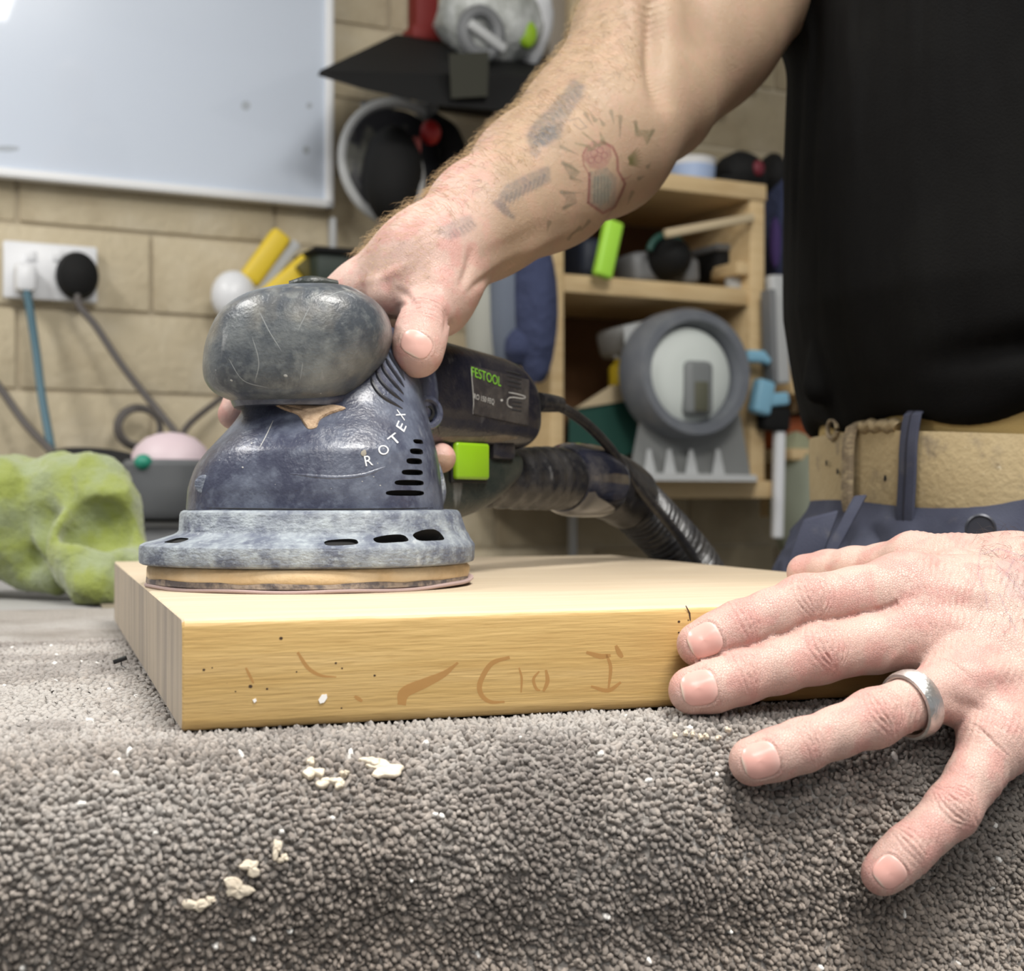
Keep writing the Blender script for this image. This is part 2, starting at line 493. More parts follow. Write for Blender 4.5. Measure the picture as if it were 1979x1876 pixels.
# ---- carpet
R0 = 0.040; S0 = -0.008
def carpet_pt(t, q):
    "q: distance forward along the profile from the start of the fold.  returns positions and normals (vectorised)"
    t = np.asarray(t, float); q = np.asarray(q, float)
    a = np.clip(q / R0, 0, math.pi / 2)
    s = np.where(q < 0, S0 - q, S0 - R0 * np.sin(a))
    z = np.where(q < 0, 0, -R0 * (1 - np.cos(a)))
    z = np.where(q > R0 * math.pi / 2, -R0 - (q - R0 * math.pi / 2), z)
    ns = -np.sin(a); nz = np.cos(a)
    pp = np.stack([t, q, np.zeros_like(t)], -1)
    w = sstep(-.01, .04, q)
    off = w * (.0095 * (fbm(pp * A(1, .8, 1), 14, 2) - .5) * 2 + .004 * (fbm(pp * A(1, .5, 1) + 5, 40, 2) - .5) * 2
               + .0075 * np.exp(-((t - .25) / .07) ** 2) * sstep(.05, .09, q)
               - .004 * np.exp(-((q - .088) / .014) ** 2) + .005 * np.exp(-((q - .125) / .018) ** 2))
    off = off + .0006 * (fbm(pp, 60, 2) - .5)
    s = s + ns * off; z = z + nz * off
    pos = B0 + t[..., None] * E1 + s[..., None] * E2; pos = pos + A(0, 0, TOPZ - .0022); pos[..., 2] += z
    nor = ns[..., None] * E2 + nz[..., None] * A(0, 0, 1)
    return pos, nor
m_cback = mat('carpet_backing', (.30, .275, .25), .95, layers=[((.36, .34, .32), 7, .45, .6, .8), ((.16, .14, .12), 14, .52, .7, .7)],
              bump=[('noise', 420, .0016), ('voronoi', 380, .0012)])
T = np.linspace(-.60, .356, 200); Qp = np.concatenate([np.linspace(-.615, -.02, 60), np.linspace(-.016, .26, 90)])
TT, QQ = np.meshgrid(T, Qp, indexing='ij')
cp, cn = carpet_pt(TT, QQ)
nT, nQ = TT.shape
idx = np.arange(nT * nQ).reshape(nT, nQ)
qd = np.stack([idx[:-1, :-1], idx[:-1, 1:], idx[1:, 1:], idx[1:, :-1]], -1).reshape(-1, 4)[:, ::-1]
carpet = thing('carpet', 'grey-beige looped carpet offcut draped over the bench edge, flecked with dust and filler', 'carpet', bench(0, 0, TOPZ), BYAW)
org = bench(0, 0, TOPZ)
Rb = np.array([[E1[0], E1[1], 0], [E2[0], E2[1], 0], [0, 0, 1]])     # world -> bench axes
def tob(p): return (np.asarray(p) - org) @ Rb.T
backing = bpy.data.objects.new('backing', big_mesh('backing', tob(cp.reshape(-1, 3)), qd, [], m_cback)); COL.objects.link(backing); backing.parent = carpet
# tufts
def tufts(t0, t1, q0, q1, sp, rad, hgt, seg=5, flat=1.0, keep=None):
    nt = int((t1 - t0) / sp); nq = int((q1 - q0) / (sp * .92))
    gt, gq = np.meshgrid(np.arange(nt), np.arange(nq), indexing='ij')
    t = t0 + (gt + .5 * (gq % 2) + rng.uniform(-.38, .38, gt.shape)) * sp
    q = q0 + (gq + rng.uniform(-.38, .38, gt.shape)) * sp * .92
    t = t.ravel(); q = q.ravel()
    if keep is not None:
        k = keep(t, q); t = t[k]; q = q[k]
    p, n = carpet_pt(t, q)
    nn = len(p)
    lean = rng.normal(0, .42, (nn, 3)) + A(0, 0, -.25) * sstep(0, .05, q)[:, None]
    up = n + lean; up /= np.linalg.norm(up, axis=1)[:, None]
    s1 = np.cross(up, A(.3, .5, .8)); s1 /= np.linalg.norm(s1, axis=1)[:, None]; s2 = np.cross(up, s1)
    r = rad * rng.uniform(.75, 1.3, nn); hh = hgt * rng.uniform(.7, 1.3, nn)
    prof = [(.75, -.35), (1.0, .25), (.62, .78)]
    th = np.arange(seg) * 2 * math.pi / seg
    V = np.zeros((nn, seg * 3 + 1, 3)); ph = rng.uniform(0, 6.28, nn)
    for i, (a, b) in enumerate(prof):
        for j in range(seg):
            jr = rng.uniform(.8, 1.2, nn)
            V[:, i * seg + j] = p + up * (hh * b)[:, None] + (s1 * np.cos(th[j] + ph + .5 * i)[:, None] + s2 * np.sin(th[j] + ph + .5 * i)[:, None]) * (r * a * jr)[:, None]
    V[:, -1] = p + up * hh[:, None] * 1.02
    F = []
    for i in range(2):
        for j in range(seg):
            k = (j + 1) % seg
            F.append((i * seg + j, i * seg + k, (i + 1) * seg + k, (i + 1) * seg + j))
    top = [(2 * seg + j, 2 * seg + (j + 1) % seg, 3 * seg) for j in range(seg)]
    base = (np.arange(nn) * (seg * 3 + 1))[:, None, None]
    quads = (np.array(F)[None] + base).reshape(-1, 4); tris = (np.array(top)[None] + base).reshape(-1, 3)
    # colour of the yarn, with lighter dusty and darker grubby areas
    pp = np.stack([t, q, np.zeros(nn)], 1)
    c = np.array([.245, .212, .185]) * np.ones((nn, 3))
    v = rng.random(nn)
    c = c * (0.52 + .92 * v)[:, None]
    dust = sstep(.42, .62, fbm(pp, 22, 3)) * (.25 + .75 * (1 - sstep(-.01, .045, q)))
    dust = np.maximum(dust, 1.0 * (1 - sstep(-.012, .030, q)) * (.35 + .65 * fbm(pp + 3, 30, 2)))
    dust = np.maximum(dust, .85 * np.exp(-(((t - .265) / .035) ** 2 + ((q - .128) / .02) ** 2)))
    dust = np.maximum(dust, .7 * np.exp(-(((t + .02) / .05) ** 2 + ((q - .035) / .02) ** 2)))
    dust = np.clip(dust * (.6 + .8 * rng.random(nn)), 0, 1)[:, None]
    c = c * (1 - dust) + dust * np.array([.39, .365, .34])
    dk = sstep(.52, .68, fbm(pp + 9, 26, 3))[:, None] * .45
    c = c * (1 - dk) + dk * np.array([.13, .112, .10])
    warm = sstep(.04, .13, q)[:, None] * .25
    c = c * (1 - warm) + warm * c * np.array([1.08, .93, .76])
    br = np.exp(-(((t - .30) / .022) ** 2 + ((q - .142) / .013) ** 2))[:, None]
    c = c * (1 - .6 * br) + .6 * br * np.array([.16, .115, .07])
    wh = (rng.random(nn) < .004)[:, None]
    c = np.where(wh, np.array([.8, .78, .74]), c)
    return V.reshape(-1, 3), quads, tris, np.repeat(c, seg * 3 + 1, 0)
def under_board(t, q): return ~((q < S0 - .004) & (t > .004) & (t < .34))
A1 = tufts(-.12, .356, -.035, .165, .00205, .00115, .0026, 6, keep=under_board)
A2 = tufts(-.30, .0, -.36, -.035, .0030, .0016, .0016, 5, keep=under_board)
A3 = tufts(-.30, -.12, -.035, .10, .0030, .0016, .0022, 5)
m_tuft = mat('carpet_yarn', (.3, .3, .3), .95, vcol='Col', bump=[('noise', 1500, .0004)], sheen=.15)
for nm, (V_, q_, t_, c_) in (('pile', A1), ('pile', A2), ('pile', A3)):
    me = big_mesh(nm, tob(V_), q_, [tuple(x) for x in t_], m_tuft)
    setcol(me, c_)
    o = bpy.data.objects.new('pile', me); COL.objects.link(o); o.parent = carpet; o['kind'] = 'stuff'
# dried filler drops stuck in the pile
m_fill = mat('dried_filler', (.66, .58, .46), .7, layers=[((.62, .52, .40), 300, .5, .7, .7)], bump=[('noise', 500, .0006)])
def on_carpet(px, py):
    best = None
    for t in np.linspace(-.1, .34, 221):
        qs = np.linspace(-.03, .2, 231); p, n = carpet_pt(np.full(231, t), qs)
        xy = topix(p); d = np.hypot(xy[:, 0] - px, xy[:, 1] - py); i = int(np.argmin(d))
        if best is None or d[i] < best[0]: best = (d[i], p[i], n[i])
    return best[1], best[2]
def blob(c, n, rx, ry, h, seed, along=None):
    th = np.linspace(0, 2 * math.pi, 26, endpoint=False); rs = np.random.default_rng(seed)
    w = 1 + .28 * np.sin(2 * th + rs.uniform(0, 6)) + .2 * np.sin(3 * th + rs.uniform(0, 6)) + .12 * np.sin(5 * th + rs.uniform(0, 6)) + .06 * rs.normal(size=26)
    ex = unit(np.cross(n, A(0, 0, 1)) + (A(0, 0, 0) if along is None else along)); ex = -unit(ex - n * (ex @ n)); ey = np.cross(n, ex)
    R = []
    for k, (f, z) in enumerate(((.9, -.9), (1, .1), (.93, .62), (.7, .9), (.38, 1.02), (.1, 1.0))):
        R.append(c + ex * (rx * w * f * np.cos(th))[:, None] + ey * (ry * w * f * np.sin(th))[:, None] + n * (h * z * (1 + .15 * np.sin(4 * th + k)))[:, None])
    return rings(R)
for k, (px, py, rx, ry) in enumerate([(742, 1497, 34, 19), (716, 1482, 16, 10), (606, 1505, 16, 13), (627, 1520, 20, 9), (653, 1525, 10, 9), (600, 1482, 9, 7),
                                      (455, 1713, 22, 18), (487, 1676, 18, 13), (385, 1742, 20, 12), (405, 1735, 10, 6), (528, 1640, 9, 15), (543, 1661, 8, 9), (668, 1506, 7, 6)]):
    c, n = on_carpet(px, py)
    s = c[1] / F_PX
    mk('filler_drop', (lambda g: (tob(g[0]), g[1]))(blob(c + n * .0024, n, rx * s * 1.1, ry * s * 1.1, .0011, k)), m_fill, carpet)
for k, (px, py) in enumerate([(1300, 1433), (1318, 1430), (1345, 1436), (1362, 1432), (1385, 1433), (1400, 1424), (1334, 1428)]):
    c, n = on_carpet(px, py)
    mk('filler_drop', (lambda g: (tob(g[0]), g[1]))(blob(c + n * .003, n, .0009, .0009, .0008, k + 40)), m_fill, carpet)
# small black plastic scrap
m_blk = mat('black_plastic', (.012, .012, .013), .35)
sp_c = P(232, 1281, .0765 * F_PX / (1287 - HOR))
scrap = thing('plastic_scrap', 'small black plastic scrap with a bent stem, on the carpet left of the wooden board', 'scrap', sp_c - A(0, 0, .002))
g = basis(box(-.0032, .0032, -.0012, .0012, -.001, .001, .0003), A(0, 0, .0035), unit(A(1, .3, .35)), unit(A(-.3, 1, 0)), unit(A(-.3, 0, 1)))
mk('cap', g, m_blk, scrap)
mk('stem', tube([(0.0005, 0, .003), (.001, -.001, .001), (.003, -.002, .0002)], .0003, 6), m_blk, scrap)

# ---- wooden board
BT = .038
def wood(name, col, dark, pale, axis, rough=.5, extra=(), st=1.0):
    st_ = [14, 14, 14]; st_[axis] = .9
    return mat(name, col, rough, layers=[(dark, 16, .44, .72, .55 * st, 6, tuple(st_)), (pale, 9, .45, .75, .5 * st, 3, tuple(st_)), (dark, 90, .55, .7, .40 * st, 3, tuple(st_))] + list(extra),
               bump=[('noise', 60, .00025, tuple(st_))])
m_wtop = wood('sanded_oak', (.54, .445, .325), (.50, .37, .22), (.72, .61, .46), 0, .6, st=.9)
m_wfront = wood('oiled_oak_edge', (.57, .38, .145), (.42, .25, .08), (.66, .47, .22), 0, .42, [((.25, .13, .05), 210, .73, .76, .8)])
m_wend = wood('grey_end_grain', (.42, .355, .28), (.24, .20, .16), (.56, .48, .38), 2, .75, st=.8, extra=[((.20, .18, .17), 8, .5, .7, .5, 2, (1, 6, 1))])
bd = thing('wooden_board', 'thick honey-coloured oak board being sanded, grey end grain at its left', 'board', bench(0, 0, TOPZ), BYAW)
def board_geo():
    prof = [(0, .0035), (.0035, 0), (.465 - .002, 0), (.465, .002), (.465, BT), (.0, BT)]
    # cross-section (s, z): rounded front arrises
    pts = []
    for c, r, a0, a1 in (((.004, .004), .004, 180, 270),): pts += [(c[0] + r * math.cos(math.radians(a)), c[1] + r * math.sin(math.radians(a))) for a in np.linspace(a0, a1, 5)]
    pts += [(.463, 0), (.465, .002), (.465, BT - .001), (.464, BT)]
    pts += [(.0032 + .0032 * math.cos(math.radians(a)), BT - .0032 + .0032 * math.sin(math.radians(a))) for a in np.linspace(90, 180, 5)]
    n = len(pts); V = [(x, s, z) for x in (0.0, .0008, .3442, .345) for (s, z) in pts]
    V = np.array(V); 
    for k in (0, 3):   # tiny arris at the ends
        blk = V[k * n:(k + 1) * n]; c = A(blk[0][0], .2325, BT / 2)
        blk[:, 1:] = c[1:] + (blk[:, 1:] - c[1:]) * A(.9975, .965)
    F = []; mi = []
    for i in range(3):
        for j in range(n):
            k = (j + 1) % n
            F.append((i * n + j, (i + 1) * n + j, (i + 1) * n + k, i * n + k))
            s = (pts[j][0] + pts[k][0]) / 2; z = (pts[j][1] + pts[k][1]) / 2
            mi.append(1 if s < .0022 and z < BT - .0006 else 0)
    F.append(tuple(range(n - 1, -1, -1))[::-1]); mi.append(2)
    F.append(tuple(range(3 * n, 4 * n))[::-1]); mi.append(2)
    return (V, F), mi
g, mi = board_geo()
bo = mk('plank', g, [m_wtop, m_wfront, m_wend], bd, angle=40)
for p, i in zip(bo.data.polygons, mi): p.material_index = i
bm = bmesh.new(); bm.from_mesh(bo.data); bmesh.ops.recalc_face_normals(bm, faces=bm.faces[:]); bm.to_mesh(bo.data); bm.free()
# pale brown ray flecks and marks on the front edge, as thin veneers of figure in the timber
def front_t(px):
    k = (px - CX) / F_PX
    return (k * B0[1] - B0[0]) / (E1[0] - k * E1[1])
def fpt(px, py):
    t = front_t(px); d = B0[1] + t * E1[1]
    return A(t, -.00006, CAM_Z + (HOR - py) / F_PX * d - TOPZ)
def ribbon(pix, w0, w1=None):
    q = crom(pix, 6); n = len(q)
    T_ = np.gradient(q, axis=0); T_ /= np.linalg.norm(T_, axis=1)[:, None]; Nn = np.stack([-T_[:, 1], T_[:, 0]], 1)
    V = []; F = []
    for i in range(n):
        w = (w0 + ((w0 if w1 is None else w1) - w0) * i / (n - 1)) * (math.sin(math.pi * min(max(i / (n - 1), .06), .94)) ** .35)
        V += [fpt(*(q[i] + Nn[i] * w)), fpt(*(q[i] - Nn[i] * w))]
    for i in range(n - 1): F.append((2 * i, 2 * i + 1, 2 * i + 3, 2 * i + 2))
    return np.array(V), F
m_fleck = mat('ray_fleck', (.50, .265, .085), .5, alpha=.62)
marks = [ribbon([(776, 1362), (782, 1338), (820, 1320), (858, 1302), (885, 1280)], 15, 4), ribbon([(985, 1270), (950, 1282), (928, 1318), (930, 1342), (948, 1356), (975, 1356)], 6, 4),
         ribbon([(1003, 1290), (1008, 1310), (1007, 1338)], 2.4), ribbon([(1042, 1297), (1031, 1312), (1036, 1330), (1044, 1334)], 3), ribbon([(1055, 1294), (1058, 1316), (1050, 1336)], 4),
         ribbon([(1133, 1260), (1160, 1268), (1180, 1266)], 5), ribbon([(1172, 1264), (1180, 1290), (1176, 1330)], 3.4), ribbon([(1190, 1247), (1197, 1262), (1203, 1270)], 5),
         ribbon([(1142, 1326), (1175, 1334), (1200, 1318)], 4), ribbon([(575, 1260), (595, 1290), (620, 1305), (650, 1308)], 5, 2), ribbon([(475, 1290), (490, 1320)], 3), ribbon([(700, 1355), (685, 1345)], 4)]
mk('grain_figure', join(marks), m_fleck, bd, smooth=False)
m_dot = mat('dark_knot', (.05, .025, .012), .6)
dots = []
for px, py, r in [(484, 1326, 3.4), (394, 1294, 2.4), (649, 1281, 2), (661, 1291, 1.6), (543, 1233, 3), (573, 1298, 1.5), (516, 1331, 2), (1312, 1201, 2.2), (1312, 1222, 1.8), (724, 1305, 2), (455, 1336, 1.4), (410, 1290, 1.3), (660, 1368, 1.6), (1330, 1198, 1.2)]:
    a = np.linspace(0, 6.28, 9)[:-1]
    dots.append((np.array([fpt(px + r * 1.2 * math.cos(x), py + r * math.sin(x)) for x in a]) + A(0, -.00004, 0), [tuple(range(8))]))
mk('knot_speck', join(dots), m_dot, bd, smooth=False)['kind'] = 'stuff'
m_pnt = mat('white_paint', (.85, .83, .80), .6)
pc = np.array([fpt(x, y) for x, y in [(615, 1352), (622, 1342), (631, 1341), (632, 1348), (626, 1357), (618, 1359)]])
mk('paint_fleck', rings([pc, pc + A(0, -.0004, 0)]), m_pnt, bd, smooth=False)
pc = np.array([fpt(x, y) for x, y in [(488, 1352), (494, 1349), (496, 1354), (491, 1358)]])
mk('paint_fleck', rings([pc, pc + A(0, -.0003, 0)]), m_pnt, bd, smooth=False)
mk('crack', (np.array([fpt(x, y) + A(0, -.00006, 0) for x, y in [(1324, 1170), (1326, 1170), (1334, 1184), (1335, 1199), (1333, 1199), (1331, 1185)]]), [(0, 1, 2, 5), (5, 2, 3, 4)]), m_dot, bd, smooth=False)
# ================================================================== the sander
SX, SY, SZ = -0.0949, 0.665, TOPZ + BT
HD = unit(A(.56, .83, 0)); HP = A(HD[1], -HD[0], 0)        # handle direction (away), and its near side
def dusty(name, col, dust, amt, rough=.5, sc=40, **k):
    return mat(name, col, rough, layers=[(dust, sc, .42, .66, amt, 6), (dust, sc * 5, .5, .72, amt * .8, 5), (tuple(c * .6 + .25 for c in dust), sc * 2.2, .63, .72, amt * .7, 8, (1, 1, .35))] + list(k.pop('extra', [])),
               bump=k.pop('bump', [('noise', 700, .00025), ('noise', 140, .0004)]), **k)
m_body = dusty('navy_housing_dusty', (.040, .045, .075), (.17, .195, .25), .62, .33, 38, coat=.12)
m_knob = dusty('worn_rubber_knob', (.055, .064, .076), (.21, .225, .22), .75, .36, 34, coat=.12, extra=[((.36, .32, .24), 17, .52, .68, .5, 4)])
m_skirt = dusty('dust_caked_skirt', (.10, .115, .155), (.36, .40, .42), .85, .6, 60, bump=[('noise', 240, .0007, (1, 1, 2.5)), ('noise', 900, .0003)])
m_motor = dusty('dark_motor_housing', (.010, .010, .017), (.055, .049, .043), .40, .28, 26, coat=.3)
m_duct = dusty('dark_green_duct', (.010, .016, .014), (.05, .05, .04), .5, .4, 30)
m_rub = dusty('black_hose_rubber', (.010, .010, .012), (.065, .060, .054), .42, .30, 50)
m_slot = mat('vent_recess', (.004, .004, .004), .8)
m_tan = mat('backing_pad_foam', (.62, .46, .27), .7, layers=[((.42, .30, .17), 60, .5, .7, .6), ((.75, .64, .47), 30, .5, .7, .6)], bump=[('noise', 300, .0006)])
m_grit = mat('sanding_disc_paper', (.10, .085, .085), .8, layers=[((.33, .26, .20), 120, .45, .6, .8)], bump=[('noise', 500, .0008)])
m_disc = mat('sanding_disc_edge', (.42, .31, .29), .7)
m_green = mat('lime_plastic', (.22, .42, .010), .35, layers=[((.20, .36, .01), 60, .45, .7, .4)])
m_white = mat('white_print', (.75, .76, .78), .5)
m_grn_print = mat('green_print', (.16, .40, .03), .5)
m_gry_print = mat('grey_print', (.40, .40, .38), .6)
m_caked = mat('caked_sawdust', (.50, .36, .24), .9, layers=[((.32, .21, .13), 300, .45, .65, .7)], bump=[('noise', 900, .0008)])
m_smear = mat('dust_smear', (.46, .42, .34), .9, alpha=.6)
m_seam = mat('seam', (.01, .01, .012), .7)

sd = thing('orbital_sander', 'large blue-grey dust-covered random orbital sander with a bulbous front knob', 'sander', (SX, SY, SZ))
def sx(px): return (px - 600) / 4105.
def szz(py): return (1128 - py) / 4105.
# sanding disc, slightly warped and lifted at the right
th = np.linspace(0, 2 * math.pi, 96, endpoint=False)
R = []
for f, z in ((1.0, -.0002), (1.008, .0004), (1.008, .0010), (.99, .0016)):
    lift = .0024 * np.clip(np.cos(th - .15), 0, 1) ** 6 + .0003 * np.sin(9 * th)
    R.append(np.stack([.0752 * f * np.cos(th) * (1 + .012 * np.clip(np.cos(th), 0, 1) ** 4), .0752 * f * np.sin(th), z + lift + .0002], 1))
mk('sanding_disc', rings(R), m_disc, sd)
R = []
rs = np.random.default_rng(3); jag = np.interp(np.linspace(0, 1, 96), np.linspace(0, 1, 40), rs.uniform(-.5, 1, 40))
for f, z, jj in ((.985, .0016, 0), (.998, .002, 0), (.995, .0038, 1), (.965, .0046, 1)):
    R.append(np.stack([.0752 * f * np.cos(th), .0752 * f * np.sin(th), z + jj * .0011 * jag], 1))
mk('hook_and_loop_layer', rings(R), m_grit, sd)
prof = crom([(.0740, .0035), (.0748, .0050), (.0750, .0070), (.0742, .0092), (.0715, .0105), (.060, .0115), (.03, .012)], 4)
R = [np.stack([r * (1 + .003 * np.sin(7 * th + z * 900)) * np.cos(th), r * np.sin(th), np.full(96, z)], 1) for r, z in prof]
mk('backing_pad', rings(R), m_tan, sd)
# skirt: lower band slightly faceted, upper band shifted to the right
def skirt_ring(rx, ry, cx, cy, z, fac, e=2.25):
    c, s = sup(96, e)
    r8 = 1 + fac * np.cos(8 * (th + .2))
    x = rx * c * r8; y = ry * s * r8
    a = math.radians(20); ca, sa = math.cos(a), math.sin(a)
    return np.stack([cx + x, cy + y, np.full(96, z)], 1)
S = [  # z, left px, right px, fac
    (1083, 300, 890, .004), (1082, 288, 906, .005), (1079, 283, 915, .006), (1074, 282, 917, .006), (1052, 282, 918, .006), (1047, 284, 917, .006), (1043, 291, 914, .006),
    (1036, 318, 909, .005), (1028, 343, 905, .004), (1024, 350, 902, .003), (1020, 353, 900, .002), (991, 355, 890, .001), (986, 357, 887, .001), (983, 362, 883, .001), (982, 374, 874, .001), (982, 470, 760, 0)]
R = []
for py, l, r, fc in S:
    rx = (sx(r) - sx(l)) / 2; cx = (sx(r) + sx(l)) / 2
    R.append(skirt_ring(rx, rx * .985, cx, cx * .4, szz(py) - .0006, fc))
skirt = mk('skirt', rings(R), m_skirt, sd, angle=50)
def capsule(w, h, dep, cx, cy, cz, ex, ez):
    "rounded slot cutter"
    n = 20; a = np.linspace(0, 2 * math.pi, n, endpoint=False); c, s = sup(n, 3.2)
    ey = np.cross(ez, ex)
    R = [A(cx, cy, cz) + ex * (w / 2 * c)[:, None] + ez * (h / 2 * s)[:, None] + ey * d for d in (-dep, dep)]
    return rings(R)
def on_sk(px, py, r=.0715):
    "point on a cylinder of radius r about the axis, near side"
    k = (px - CX) / F_PX
    # |(k*y - SX, y - SY)| = r
    a = k * k + 1; b = -2 * (k * SX + SY); c = SX * SX + SY * SY - r * r
    y = (-b - math.sqrt(max(b * b - 4 * a * c, 0))) / (2 * a)
    return A(k * y - SX, y - SY, CAM_Z + (HOR - py) / F_PX * y - SZ)
cs = []
for px, py, w in ((661, 1032, 62), (757, 1033, 60), (829, 1031, 52)):
    p = on_sk(px, py, .0735); ex = unit(np.cross(A(0, 0, 1), A(p[0], p[1], 0)))
    if ex[0] < 0: ex = -ex
    cosv = abs(ex[0]); ez = unit(A(0, 0, 1) * .55 - unit(A(p[0], p[1], 0)) * .85)
    cs.append(capsule(w / F_PX * .60 / max(cosv, .6), .0062, .0045, *(p + A(0, 0, -.0012)), ex, ez))
p = on_sk(330, 1030, .0735); ex = unit(np.cross(A(0, 0, 1), A(p[0], p[1], 0))); rad = unit(A(p[0], p[1], 0))
cs.append(capsule(.013, .0075, .005, *(p + A(.001, 0, .000)), ex, unit(A(0, 0, 1) * .5 - rad)))
cut(skirt, cs, m_slot)
# body shell
B = [  # py, left, right, centre shift back (m)
    (985, 368, 857, 0), (960, 370, 855, 0), (940, 373, 853, 0), (905, 385, 849, .001), (880, 402, 845, .002), (860, 419, 840, .003), (835, 440, 833, .005), (818, 453, 829, .007),
    (800, 463, 824, .009), (785, 467, 820, .011), (765, 470, 816, .013), (740, 478, 811, .016), (710, 500, 800, .019), (680, 520, 790, .022), (650, 545, 780, .025), (630, 570, 768, .028), (620, 600, 750, .029)]
Bq = crom([(szz(a) + .0002, sx(l), sx(r), s) for a, l, r, s in B], 4)
R = []
n = 96; c, s = sup(n, 2.35)
for z, l, r, sh in Bq:
    rx = (r - l) / 2; cx = (r + l) / 2
    ry = min(rx * 1.0, .0535)
    R.append(np.stack([cx + rx * c, sh + ry * s, np.full(n, z)], 1))
R = [R[0] * A(.94, .94, 1) + A(0, 0, -.0008)] + R
bod = mk('body_shell', rings(R), m_body, sd)
bpy.context.view_layer.update()
def bvh_of(o): return BVHTree.FromObject(o, bpy.context.evaluated_depsgraph_get())
def surf(bvh, px, py, root=(SX, SY, SZ)):
    d = Vector(((px - CX) / F_PX, 1, (HOR - py) / F_PX)).normalized()
    h = bvh.ray_cast(Vector((0, 0, CAM_Z)) - Vector(root), d)
    return (A(*h[0]), A(*h[1])) if h[0] is not None else (None, None)
bb = bvh_of(bod)
def slot_on(bvh, x0, x1, y0, y1, dep=.004):
    p, nrm = surf(bvh, (x0 + x1) / 2, (y0 + y1) / 2)
    if p is None: return None
    nrm = unit(nrm); ex = unit(np.cross(A(0, 0, 1), nrm)); ex = ex if ex[0] > 0 else -ex; ez = unit(np.cross(nrm, ex)); ez = ez if ez[2] > 0 else -ez
    d = p[1] + SY
    w = (x1 - x0) / F_PX * d / max(abs(ex[0]), .45); h = (y1 - y0) / F_PX * d
    return capsule(w, h, dep, *p, ex, ez)
cs = [slot_on(bb, *q) for q in ((801, 817, 848, 858), (795, 817, 866, 878), (788, 816, 885, 897), (781, 817, 907, 918), (768, 820, 927, 938), (752, 822, 947, 958))]
cut(bod, [q for q in cs if q is not None], m_slot)
bb = bvh_of(bod)
def strip_on(bvh, pix, w, h, root=(SX, SY, SZ), per=6, seg=6, offs=0.0):
    pts = [surf(bvh, *q, root=root) for q in crom(pix, per)]
    pts = [q for q in pts if q[0] is not None]
    V = []; F = []
    P_ = np.array([q[0] for q in pts]); N_ = np.array([unit(q[1]) for q in pts])
    T_ = np.gradient(P_, axis=0); T_ /= np.linalg.norm(T_, axis=1)[:, None] + 1e-12
    S_ = np.cross(N_, T_); S_ /= np.linalg.norm(S_, axis=1)[:, None] + 1e-12
    a = np.linspace(0, 2 * math.pi, seg, endpoint=False)
    R = []
    for i in range(len(P_)):
        k = min(1, 4 * min(i, len(P_) - 1 - i) / max(len(P_) - 1, 1) + .25)
        R.append(P_[i] + N_[i] * offs + S_[i] * (w * k * np.cos(a))[:, None] + N_[i] * (h * k * np.sin(a))[:, None])
    return rings(R)
# side ribs between knob and shell (the dark bellows)
m_rib = mat('rib_rubber', (.022, .023, .030), .35)
for a_, b_, c_, d_ in (((717, 728), (723, 747), (740, 767), (778, 790)), ((727, 715), (733, 733), (750, 753), (779, 776)), ((738, 702), (743, 718), (758, 738), (780, 762)),
                       ((746, 692), (752, 706), (764, 724), (781, 748)), ((752, 680), (758, 694), (769, 711), (782, 735)), ((757, 668), (763, 682), (773, 700), (784, 722))):
    mk('rib', strip_on(bb, [a_, b_, c_, d_], .00105, .0011, per=5), m_rib, sd)
mk('shell_seam', strip_on(bb, [(372, 981), (480, 983), (620, 984), (760, 983), (850, 981)], .00035, .00025), m_seam, sd)
mk('crease', strip_on(bb, [(560, 915), (640, 922), (700, 918), (745, 902)], .0008, .0003, per=8), m_body, sd)
# worn patch at lower left, rear flange at the right
mk('rear_flange', tube([(sx(826), .026, szz(985)), (sx(838), .026, szz(950)), (sx(832), .024, szz(905)), (sx(822), .022, szz(880))], [.0052, .0048, .004, .003], 14), m_skirt, sd)
g = basis(ball((0, 0, 0), (1, 1, 1), 20, 10), *(lambda q: (q[0] - q[1] * .0004, unit(A(.7, 0, .5)) * .0042, unit(A(-.5, 0, .7)) * .0042, q[1] * .0008))(surf(bb, 393, 935)))
mk('worn_patch', g, m_skirt, sd)
# knob
K = [  # py, left, right
    (781, 540, 610), (779, 480, 645), (775, 458, 660), (767, 434, 676), (755, 414, 692), (735, 400, 711), (712, 396, 727), (690, 397, 741), (665, 401, 751), (640, 409, 756), (615, 421, 752), (595, 437, 743), (578, 461, 727), (565, 490, 707), (555, 525, 690), (550, 560, 676), (548, 600, 655)]
Kq = crom([(a, l, r) for a, l, r in K], 4)
R = []
c, s = sup(n, 2.5)
for py, l, r in Kq:
    l_ = (l - CX) / F_PX * .648 - SX; r_ = (r - CX) / F_PX * .648 - SX; z = CAM_Z + (HOR - py) / F_PX * .640 - SZ
    rx = (r_ - l_) / 2; ry = min(rx * 1.15, .040 * (rx / .042) ** .5 if rx < .042 else .040)
    R.append(np.stack([(l_ + r_) / 2 + rx * c, -.014 + ry * s, np.full(n, z)], 1))
knob = mk('front_knob', rings(R), m_knob, sd)
kb = bvh_of(knob)
